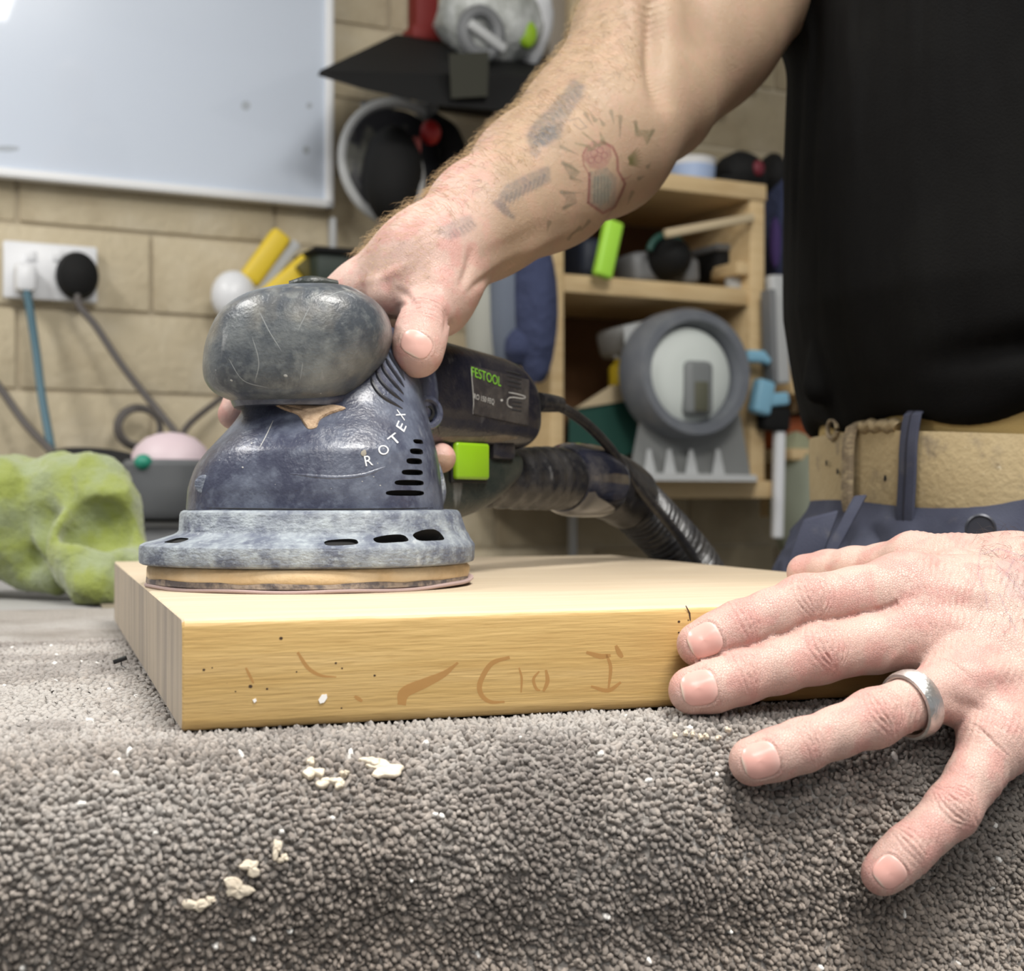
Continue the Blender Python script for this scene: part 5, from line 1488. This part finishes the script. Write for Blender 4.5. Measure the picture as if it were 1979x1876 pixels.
wpart('plug_body', wbox(30, 505, 72, 562, .02, .035, .008), m_wplast, pw)
wpart('lead', tube([W3(50, 556, .045), W3(58, 600, .05), W3(70, 680, .06), W3(80, 760, .08), W3(96, 850, .11), W3(105, 895, .14)], .0062, 10), m_cblue, pw)
cd = wthing('trailing_cord', 'dark cord sloping down the wall at the far left edge', 'cord', at=wall(50, 820, .06))
wpart('cord', tube([W3(-60, 680, .04), W3(0, 750, .05), W3(50, 820, .08), W3(110, 882, .14)], .0058, 10), m_cgrey, cd)
co = wthing('cable_coil', 'small dark loop of cable hanging low on the wall behind the sander', 'cable', at=wall(270, 825, .04))
cc = W3(268, 826, .05); rr = .034
for k in range(2):
    wpart('cable_loop', tube([cc + A((rr - .004 * k) * math.cos(t), -.008 * k, (rr * .95 - .005 * k) * math.sin(t)) for t in np.linspace(0, 6.28, 20)], .004, 8, 2), m_cgrey, co)
wpart('cable_tail', tube([W3(345, 850, .14), W3(370, 815, .10), W3(420, 775, .06), W3(450, 750, .05)], .005, 8), m_cgrey, co)
# yellow tool
yt = wthing('yellow_hand_tool', 'yellow and grey hand tool with a white end, hung on the wall above the sander', 'tool', at=wall(520, 520, .05))
def slab(p0, p1, w_, th_, off):
    a, b = W3(*p0, off), W3(*p1, off); ex = unit(b - a); n_ = A(0, -1, 0); ey = np.cross(n_, ex); l = np.linalg.norm(b - a)
    return basis(box(-l / 2, l / 2, -w_ / 2, w_ / 2, -th_ / 2, th_ / 2, min(w_, th_) * .25, 3), (a + b) / 2, ex, ey, n_)
wpart('upper_handle', slab((545, 452), (478, 545), .034, .03, .06), m_yel, yt)
wpart('grey_bar', slab((572, 470), (492, 570), .018, .024, .055), m_lgrey, yt)
wpart('lower_handle', slab((612, 498), (505, 590), .040, .03, .06), m_yel, yt)
wpart('black_insert', slab((612, 505), (582, 530), .030, .012, .080), mat('olive_mark', (.10, .08, .01), .6), yt)
wpart('white_end', ball(W3(452, 572, .06), (.036, .03, .040), 20, 12), m_wplast, yt)
dc = wthing('dark_tool_case', 'low dark green case on the wall bracket behind the wrist', 'case', at=wall(690, 510, .05))
wpart('case_body', wbox(612, 488, 800, 560, .02, .10, .01), mat('blackgreen', (.018, .03, .022), .6), dc)
wpart('case_lid', wbox(608, 482, 804, 494, .015, .115, .004), m_bplast, dc)
# black bracket shelf, its post and what lies on it
bs = wthing('black_bracket_shelf', 'black angular bracket shelf high on the wall, loaded with a plastic bag', 'shelf', at=wall(840, 140, .15))
wpart('tray', hull([W3(614, 146, .26), W3(618, 136, .26), W3(765, 66, .04), W3(880, 80, .02), W3(1080, 112, .02), W3(1075, 150, .28), W3(975, 214, .30), W3(845, 203, .30), W3(700, 172, .28)]), m_bplast, bs, angle=20)
wpart('tray_floor', hull([W3(x, y, o) for o in (.302, .308) for x, y in ((868, 104), (945, 100), (942, 186), (872, 190))]), mat('olive_black', (.022, .022, .012), .7), bs)
wpart('post', wbox(824, 160, 848, 238, .06, .05, .004), m_gplast, bs)
wpart('brace', wbox(840, 190, 1000, 205, .02, .06, .004), m_bplast, bs)
bg = wthing('plastic_bag', 'crumpled clear and white plastic bag lying on the black bracket shelf', 'bag', at=wall(960, 50, .15))
def lumpy(c, r, seed, amp=.25, n=26, m=16):
    v, f = ball((0, 0, 0), 1, n, m); d = fbm(v + seed, 1.6, 3) - .5
    v = v * (1 + amp * 2 * d)[:, None]
    return v * np.asarray(r) + np.asarray(c), f
wpart('bag_body', lumpy(W3(948, 40, .15), (.085, .08, .075), 2.0), m_clear, bg)
wpart('bag_folds', lumpy(W3(1022, 40, .14), (.040, .05, .075), 5.0), m_wplast, bg)
wpart('green_label', lumpy(W3(1018, 66, .20), (.018, .012, .024), 7.0, .1), mat('lime_label', (.30, .50, .02), .5), bg)
gt = wthing('grey_fitting', 'round grey plastic fitting beside the bag on the black shelf', 'fitting', at=wall(930, 65, .22))
wpart('ring', basis(tube([(math.cos(t) * .030, math.sin(t) * .034, 0) for t in np.linspace(0, 6.28, 20)], .011, 12, 2), W3(930, 65, .24), A(1, 0, 0), A(0, 0, 1), A(0, -1, 0)), m_gplast, gt)
wpart('stem', slab((905, 45), (975, 98), .016, .016, .25), m_lgrey, gt)
rb = wthing('red_upright', 'dark red vertical post above the black shelf', 'post', at=wall(826, 0, .02))
wpart('upright', wbox(805, -160, 848, 70, .0, .04, .003), m_dred, rb)
wpart('flange', wbox(798, 50, 855, 76, .0, .05, .003), m_dred, rb)
# circular saw hanging beneath
cs_ = wthing('circular_saw', 'black circular saw with red knobs and a clear guard, hung beneath the black shelf', 'saw', at=wall(780, 320, .10))
a = np.linspace(math.radians(60), math.radians(300), 30)
c = W3(762, 315, .10)
wpart('clear_guard', tube([c + A(.098 * math.cos(t) + .01, 0, .098 * math.sin(t)) for t in a], .0085, 10, 1), m_lgrey, cs_)
wpart('guard_disc', basis(lathe([(.084, -.012), (.088, 0), (.084, .012), (.03, .02), (.001, .02)], 40), c, A(1, 0, 0), A(0, 0, 1), A(0, -1, 0)), mat('smoke_guard', (.022, .022, .026), .4, layers=[((.12, .12, .10), 18, .5, .6, .8)]), cs_)
wpart('motor', lumpy(W3(760, 340, .15), (.048, .05, .078), 3.3, .1), m_bplast, cs_)
wpart('handle', tube([W3(835, 235, .12), W3(868, 265, .14), W3(880, 330, .14), W3(862, 390, .12)], [.017, .020, .024, .022], 14), m_bplast, cs_)
wpart('rear_grip', slab((875, 290), (915, 330), .035, .04, .13), m_bplast, cs_)
wpart('red_knob', ball(W3(832, 256, .16), (.017, .016, .020), 16, 10), m_red, cs_)
wpart('red_lever', slab((805, 265), (803, 300), .014, .014, .17), mat('faded_red', (.40, .09, .08), .5), cs_)
wpart('pale_cover', lumpy(W3(800, 345, .175), (.018, .010, .048), 1.0, .12), m_lgrey, cs_)
wpart('base_plate', slab((770, 405), (870, 415), .035, .03, .12), m_bplast, cs_)
wpart('red_trim', slab((822, 385), (852, 375), .016, .02, .16), mat('faded_red2', (.30, .06, .06), .5), cs_)
wpart('top_hook', tube([W3(700, 205, .08), W3(740, 196, .08), W3(790, 190, .08)], .007, 8), m_gplast, cs_)
cb_ = wthing('grey_conduit', 'narrow pale conduit on the wall below the right end of the whiteboard', 'pipe', at=wall(648, 440, .01))
wpart('pipe', wbox(640, 418, 652, 520, .0, .02, .004), m_lgrey, cb_)
# upper right of the wall
p_ = wthing('grey_upright', 'grey vertical steel upright between the plastic bag and the blue sheet', 'post', at=wall(1078, 40, .01))
wpart('upright', wbox(1062, -160, 1094, 220, .0, .03, .003), mat('taupe_steel', (.30, .26, .21), .6), p_)
p_ = wthing('wooden_post', 'tan wooden post beside the blue sheet', 'post', at=wall(1115, 40, .01))
wpart('post', wbox(1104, -160, 1128, 260, .0, .05, .003), m_beige, p_)
p_ = wthing('blue_sheet', 'sky-blue sheet fixed high on the wall behind the forearm', 'sheet', at=wall(1165, 20, .01))
wpart('sheet', wbox(1130, -140, 1204, 78, .0, .012, .002), m_blue, p_)
p_ = wthing('hanging_white_strip', 'thin white strip hanging on the wall between the arm and the shirt', 'strip', at=wall(1458, 120, .03))
wpart('strip', wbox(1450, 50, 1466, 172, .01, .01, .002), m_lgrey, p_)
p_ = wthing('red_tag', 'small bright red tag hanging on the wall just right of the forearm', 'tag', at=wall(1398, 190, .03))
wpart('tag', slab((1398, 172), (1398, 212), .020, .010, .03), m_red, p_)
wpart('string', tube([W3(1398, 110, .02), W3(1398, 170, .03)], .0015, 6), m_cgrey, p_)
# pine shelf unit
OF = .30
un = wthing('pine_shelf_unit', 'open pine shelf unit on the wall between the sander and the person', 'shelf', at=wall(1270, 900, .15))
def ub(px0, px1, z0, z1, o0, o1, r=.002):
    u0 = wall(px0, 700, o1)[0]; u1 = wall(px1, 700, o1)[0]; return box(u0, u1, -o1, -o0, z0, z1, r)
def zz_(px, py, o=OF): return wall(px, py, o)[2]
zt1, zt0 = zz_(1400, 348), zz_(1400, 380)
zm1, zm0 = zz_(1280, 543), zz_(1280, 577)
zb1, zb0 = zz_(1300, 928), zz_(1300, 962)
wpart('side_panel', ub(1064, 1090, zb1, zt0, .02, OF), m_pine, un)
wpart('side_panel', ub(1450, 1478, zb1, zt0, .02, OF), m_pine, un)
wpart('top_board', ub(1062, 1482, zt0, zt1, .02, OF + .004), m_pine, un)
wpart('middle_shelf', ub(1090, 1450, zm0, zm1, .03, OF - .004), m_pine, un)
wpart('bottom_shelf', ub(1070, 1502, zb0, zb1, .02, OF + .008), m_pine, un)
wpart('back_panel', ub(1066, 1477, zb1, zt0, .005, .02), m_dkwood, un)
wpart('loose_lath', slab((1285, 452), (1455, 420), .014, .012, OF + .01), m_beige, un)
for py in (505,): wpart('corner_block', ub(1425, 1450, zz_(1440, py + 25), zz_(1440, py), .22, OF - .002), m_pine, un)
# on the middle shelf
zs = zm1
def shelf_thing(name, label, cat, px, py, off): return wthing(name, label, cat, at=wall(px, py, off))
t_ = shelf_thing('spirit_level', 'bright lime bar standing upright at the left of the middle shelf', 'level', 1175, 485, .3)
wpart('bar', slab((1186, 428), (1163, 536), .030, .020, .32), m_limep, t_)
t_ = shelf_thing('dark_drill', 'dark grey power tool lying on the middle shelf right of the lime bar', 'tool', 1260, 510, .2)
wpart('body', slab((1205, 522), (1300, 516), .052, .07, .20), m_gplast, t_)
wpart('head', ball(W3(1290, 500, .24), (.036, .05, .036), 20, 12), m_bplast, t_)
wpart('teal_band', basis(tube([(math.cos(t) * .036, math.sin(t) * .036, 0) for t in np.linspace(.3, 2.9, 12)], .006, 8, 2), W3(1290, 497, .26), A(1, 0, 0), A(0, 0, 1), A(0, -1, 0)), m_dteal, t_)
wpart('battery', slab((1305, 525), (1340, 525), .045, .05, .22), m_gplast, t_)
t_ = shelf_thing('black_tool_box', 'black box on the right of the middle shelf', 'box', 1385, 505, .2)
wpart('box_body', slab((1360, 512), (1412, 514), .055, .08, .20), m_bplast, t_)
wpart('box_lid', slab((1358, 484), (1412, 487), .012, .085, .20), m_gplast, t_)
t_ = shelf_thing('grey_tin', 'small pale grey tin at the front right of the middle shelf', 'tin', 1418, 525, .25)
wpart('can', basis(lathe([(.014, 0), (.015, .002), (.015, .040), (.0135, .042), (.001, .042)], 24), W3(1418, 544, .26) * A(1, 1, 0) + A(0, 0, zs), A(1, 0, 0), A(0, 1, 0), A(0, 0, 1)), m_lgrey, t_)
t_ = shelf_thing('dark_blue_case', 'dark blue case at the far left end of the middle shelf', 'case', 1120, 500, .2)
wpart('case_body', slab((1098, 505), (1150, 508), .070, .10, .18), mat('ink_blue', (.015, .022, .04), .6), t_)
wpart('case_handle', slab((1110, 472), (1140, 474), .010, .02, .20), m_bplast, t_)
# on top of the unit
t_ = shelf_thing('white_tub', 'white plastic tub on top of the pine shelf unit, left of the black cap', 'tub', 1335, 330, .2)
c = W3(1337, 352, .22); c[2] = zt1
wpart('tub_body', basis(lathe([(.030, 0), (.036, .004), (.040, .045), (.042, .048), (.038, .050), (.001, .050)], 30), c, A(1, 0, 0), A(0, 1, 0), A(0, 0, 1)), m_wplast, t_)
wpart('blue_label', basis(lathe([(.0385, .012), (.0402, .036), (.039, .036), (.037, .012)], 30, False), c, A(1, 0, 0), A(0, 1, 0), A(0, 0, 1)), mat('pale_blue_label', (.35, .45, .66), .5), t_)
t_ = shelf_thing('baseball_cap', 'black cap with a dark red badge on top of the pine shelf unit', 'cap', 1425, 310, .2)
c = W3(1428, 330, .20); c[2] = zt1 + .03
wpart('crown', lumpy(c + A(0, 0, .006), (.048, .05, .042), 4.4, .15), m_bplast, t_)
wpart('peak', slab((1378, 352), (1425, 352), .012, .07, .24), m_bplast, t_)
wpart('badge', ball(W3(1466, 325, .25), (.012, .008, .014), 14, 8), mat('maroon', (.13, .01, .02), .6), t_)
t_ = shelf_thing('hanging_jacket', 'dark navy jacket hanging at the right side of the pine shelf unit', 'jacket', 1505, 440, .15)
wpart('jacket_body', lumpy(W3(1504, 455, .16), (.028, .06, .115), 8.1, .12), m_navy, t_)
wpart('collar', lumpy(W3(1490, 340, .15), (.020, .04, .04), 9.1, .12), m_bplast, t_)
wpart('lining', lumpy(W3(1498, 470, .215), (.010, .012, .045), 3.1, .12), mat('violet_lining', (.05, .025, .12), .8), t_)
# lower compartment: disc sander, box, bits
zs = zb1
t_ = shelf_thing('disc_sander', 'grey bench disc sander with a pale round face, on the bottom pine shelf', 'sander', 1333, 800, .3)
c = W3(1333, 722, .36)
sxx = np.linalg.norm(W3(1440, 722, .36) - c); szz_ = np.linalg.norm(W3(1333, 596, .36) - c)
fr_ = (A(sxx, 0, 0), A(0, 0, szz_), A(0, -.1, 0))
m_rimg = mat('rim_grey', (.13, .14, .16), .5, layers=[((.20, .21, .22), 20, .45, .7, .6)])
wpart('outer_rim', basis(lathe([(.92, -.5), (1.0, -.4), (1.0, .05), (.94, .22), (.80, .22), (.72, .0), (.70, -.2), (.001, -.2)], 56), c, *fr_), m_rimg, t_)
wpart('disc_face', basis(lathe([(.74, -.15), (.73, .04), (.62, .12), (.35, .17), (.001, .18)], 48), c + A(-.004, 0, -.004), *fr_), mat('pale_disc', (.60, .64, .61), .45), t_)
wpart('centre_hub', basis(box(-.24, .24, -.62, .22, 0, .30, .10, 4), c + A(.002, 0, -.004), *fr_), mat('hub_grey', (.17, .18, .18), .5), t_)
wpart('hub_slot', basis(box(-.12, .12, -.56, -.10, .2, .33, .03, 2), c + A(.002, 0, -.004), *fr_), mat('olive_slot', (.09, .09, .06), .6), t_)
def wquad(pts, o0, o1): return hull([W3(x, y, o) for o in (o0, o1) for x, y in pts])
wpart('stand', wquad([(1238, 800), (1430, 800), (1452, 925), (1214, 925)], .16, .33), mat('stand_grey', (.20, .205, .20), .6), t_, angle=20)
wpart('foot', wquad([(1205, 912), (1462, 918), (1464, 930), (1204, 928)], .12, .37), m_lgrey, t_, angle=20)
for x in (1255, 1294, 1336, 1388):
    wpart('rib', wquad([(x - 4, 868), (x + 3, 868), (x + 13, 917), (x - 12, 917)], .33, .345), m_lgrey, t_, angle=20)
wpart('motor', slab((1180, 665), (1240, 650), .05, .10, .22), m_lgrey, t_)
wpart('bracket', wquad([(1205, 630), (1228, 625), (1236, 720), (1212, 730)], .25, .31), m_lgrey, t_, angle=20)
t_ = shelf_thing('green_tool_box', 'dark green box with beige lid on the bottom pine shelf, beside the disc sander', 'box', 1160, 820, .2)
wpart('box_body', wquad([(1100, 790), (1228, 770), (1236, 872), (1130, 905), (1098, 905)], .06, .27), m_dteal, t_, angle=20)
wpart('lid', wquad([(1110, 790), (1180, 745), (1236, 740), (1240, 770)], .10, .275), m_beige, t_, angle=20)
t_ = shelf_thing('yellow_bottle', 'small yellow bottle standing on the green tool box', 'bottle', 1195, 725, .2)
wpart('bottle', basis(lathe([(.016, 0), (.018, .003), (.018, .034), (.009, .044), (.008, .056), (.001, .057)], 24), W3(1197, 752, .22), A(1, 0, 0), A(0, 1, 0), A(0, 0, 1)), m_yel, t_)
wpart('cap', basis(lathe([(.011, .05), (.011, .066), (.001, .067)], 20), W3(1197, 752, .22), A(1, 0, 0), A(0, 1, 0), A(0, 0, 1)), m_lgrey, t_)
# left of the unit: hanging work trousers
t_ = wthing('hanging_overalls', 'pair of blue-grey overalls hanging left of the pine shelf unit', 'overalls', at=wall(985, 600, .1))
def wl(px, py, off, r, seed, m, nm, amp=.12): wpart(nm, lumpy(W3(px, py, off), r, seed, amp), m, t_)
wl(1035, 590, .34, (.032, .04, .12), 1.2, m_navy, 'leg'); wl(978, 612, .30, (.030, .04, .09), 2.2, mat('blue_grey_cloth', (.12, .14, .18), .9), 'leg')
wl(935, 640, .28, (.028, .03, .075), 3.2, mat('pale_grey_cloth', (.34, .34, .30), .9), 'bib'); wl(1010, 670, .33, (.03, .03, .03), 6.2, m_navy, 'pocket')
# right of the unit
t_ = wthing('metal_channel', 'pale grey metal channel standing right of the pine shelf unit', 'channel', at=wall(1502, 640, .3))
wpart('web', slab((1498, 532), (1508, 742), .030, .02, .32), m_lgrey, t_)
wpart('flange', slab((1484, 560), (1490, 740), .010, .03, .33), m_gplast, t_)
t_ = wthing('spring_clamp', 'light blue spring clamp gripping the edge of the pine shelf unit', 'clamp', at=wall(1455, 690, .32))
wpart('jaw', slab((1440, 688), (1476, 690), .020, .02, .33), m_lblue, t_); wpart('arm', slab((1468, 684), (1482, 702), .012, .02, .33), m_lblue, t_)
t_ = wthing('bar_clamp', 'light blue bar clamp with a white bar at the right of the shelves', 'clamp', at=wall(1485, 780, .32))
wpart('jaw', slab((1478, 735), (1466, 800), .034, .025, .33), m_lblue, t_); wpart('trigger', slab((1468, 775), (1520, 770), .022, .02, .33), m_lblue, t_)
wpart('head', slab((1470, 808), (1520, 812), .040, .03, .32), m_bplast, t_)
wpart('bar', slab((1506, 830), (1502, 1040), .018, .015, .32), m_wplast, t_)
t_ = wthing('wall_pipe', 'thin pale vertical pipe low on the wall behind the hose', 'pipe', at=wall(1106, 1030, .02))
wpart('pipe', tube([W3(1106, 985, .02), W3(1107, 1180, .02)], .008, 12, 1), m_lgrey, t_)
t_ = wthing('side_shelves', 'low wooden shelves with clutter seen between the clamps and the person', 'shelf', at=wall(1580, 900, .1))
for y0, y1 in ((735, 765), (868, 890)): wpart('shelf_board', wbox(1530, y0, 1720, y1, .02, .26, .003), m_pine, t_)
wpart('back_panel', wbox(1530, 560, 1720, 1000, .0, .02, .002), m_dkwood, t_)
wpart('upright', wbox(1530, 690, 1540, 1000, .02, .10, .002), m_pine, t_)
t_ = wthing('orange_case', 'dark orange case on the low shelves beside the person', 'case', at=wall(1545, 840, .1))
wpart('case_body', wbox(1524, 805, 1590, 866, .05, .15, .008), mat('burnt_orange', (.30, .07, .015), .6), t_)
wpart('handle', wbox(1535, 798, 1560, 806, .12, .04, .003), m_bplast, t_)
t_ = wthing('grey_green_sack', 'pale grey-green sack slumped beside the trousers', 'sack', at=wall(1545, 960, .2))
wpart('sack', lumpy(W3(1548, 975, .25), (.05, .06, .10), 2.7, .14), mat('sage_cloth', (.24, .26, .20), .9), t_)
wpart('sack_neck', lumpy(W3(1540, 880, .25), (.03, .03, .04), 5.7, .2), mat('sage_cloth2', (.30, .31, .20), .9), t_)
# ---- worktop at the left, what stands on it
m_wt = mat('grey_worktop', (.28, .275, .27), .6, layers=[((.28, .27, .26), 20, .45, .7, .6)])
sw = thing('side_worktop', 'pale grey worktop beyond the carpeted bench, under the green cloth', 'worktop', bench(0, 0, 0), BYAW)
mk('worktop', box(-1.6, .0, .625, 1.55, .862, .898, .004), m_wt, sw)
for x, y in ((-1.5, .68), (-.06, .68), (-1.5, 1.5), (-.06, 1.5)): mk('leg', box(x - .03, x + .03, y - .03, y + .03, 0, .862, .003), m_ply, sw)
gb = thing('grey_storage_box', 'low grey storage box on the side worktop, under the power tool', 'box', P(335, 1050, 1.62) * A(1, 1, 0) + A(0, 0, .898))
mk('box_body', box(-.075, .075, -.05, .06, 0, .050, .006), m_gplast, gb); mk('box_lid', box(-.078, .078, -.053, .063, .050, .057, .003), m_lgrey, gb)
pt = thing('grey_power_tool', 'grey and black power tool with a pinkish dome and a green button, behind the sander', 'tool', P(330, 1010, 1.6))
ptc = P(330, 1010, 1.6)
def pl(px, py, d): return P(px, py, d) - ptc
zlow = .955 - ptc[2]
mk('tool_body', rings([np.stack([pl(328, 0, 1.6)[0] + rx * np.cos(ang), .0 + .055 * f * np.sin(ang), np.full(96, z + zlow)], 1) for z, rx, f in ((0, .030, .6), (.003, .045, .9), (.012, .052, 1), (.04, .056, 1), (.062, .055, 1), (.068, .050, .9))]), mat('tool_grey', (.085, .09, .095), .45), pt)
mk('tool_foot', box(-.040, .040, -.045, .045, zlow - .001, zlow + .012, .004), m_bplast, pt)
mk('dome', (lambda g: (g[0] * A(.046, .045, .038) + A(0, 0, zlow + .062), g[1]))(lathe([(1, 0), (.97, .25), (.85, .55), (.6, .82), (.3, .96), (.001, 1)], 40)), mat('pinkish_dome', (.52, .42, .45), .5), pt)
mk('green_button', ball(pl(277, 893, 1.55), (.010, .010, .009), 16, 10), m_teal, pt)
mk('black_handle', tube([pl(96, 888, 1.62), pl(130, 885, 1.61), pl(200, 895, 1.60), pl(262, 915, 1.59)], [.008, .012, .017, .022], 16), m_bplast, pt)
mk('handle_end', ball(pl(215, 935, 1.6), (.03, .03, .022), 16, 10), m_bplast, pt)
# lime microfibre cloth
def clothf(p):
    d = None
    for ch in TW: 
        e = ch(p); d = e if d is None else smin(d, e, .010)
    return d
def TC(l, k=.012): return Chain([P(*q[:3]) for q in l], [q[3] for q in l], k)
TW = [TC([(-60, 1000, 1.17, .050), (10, 985, 1.15, .044), (40, 1050, 1.14, .028)]),
      TC([(115, 945, 1.15, .030), (180, 950, 1.14, .028), (212, 985, 1.12, .022), (232, 1040, 1.12, .017), (264, 1085, 1.11, .015)]),
      TC([(108, 960, 1.13, .024), (120, 1035, 1.11, .021), (150, 1085, 1.09, .019), (185, 1130, 1.075, .017), (222, 1152, 1.08, .012)]),
      TC([(140, 1030, 1.10, .013), (200, 1065, 1.09, .012), (262, 1098, 1.09, .011)]),
      TC([(0, 1040, 1.16, .020), (50, 1092, 1.14, .014), (110, 1118, 1.12, .012)]),
      TC([(-40, 1060, 1.18, .022), (10, 1090, 1.16, .012), (70, 1115, 1.13, .009)])]
HOLE = TC([(155, 1038, 1.095, .014), (190, 1015, 1.095, .019), (212, 1030, 1.095, .013), (200, 1055, 1.09, .009)])
HOLE2 = TC([(72, 925, 1.10, .009), (80, 1000, 1.10, .011), (88, 1065, 1.10, .009)])
_cf = clothf
def clothf(p): return -smin(-_cf(p), smin(HOLE(p), HOLE2(p), .004), .012)
towel = thing('cleaning_cloth', 'crumpled lime-green microfibre cloth on the worktop at the far left', 'cloth', A(-.36, 1.1, .898))
V_, Q_ = nets(clothf, A(-.52, 1.0, .87), A(-.24, 1.26, 1.04), .0045); V_ = project(clothf, V_, 2)
V_, Q_, pl_, _ = refine(V_, Q_, [], np.ones(len(Q_), bool)); V_ = project(clothf, V_, 1)
n_ = vnormals(V_, Q_)
V_ = V_ + n_ * (.006 * (1 - 2 * np.abs(fbm(V_ * A(1, 1, .7), 34, 2) - .5) - .75) + .0016 * (vnoise(V_, 420) - .5))[:, None]
V_[:, 2] = np.maximum(V_[:, 2], .8995)
m_lime = mat('lime_microfibre', (.21, .25, .05), .95, layers=[((.23, .27, .15), 26, .42, .62, .8, 3), ((.20, .24, .04), 22, .6, .75, .6)], bump=[('noise', 500, .0015)], sheen=.4)
me = big_mesh('cloth', V_ - A(-.36, 1.1, .898), Q_, pl_, m_lime); o = bpy.data.objects.new('folded_cloth', me); COL.objects.link(o); o.parent = towel
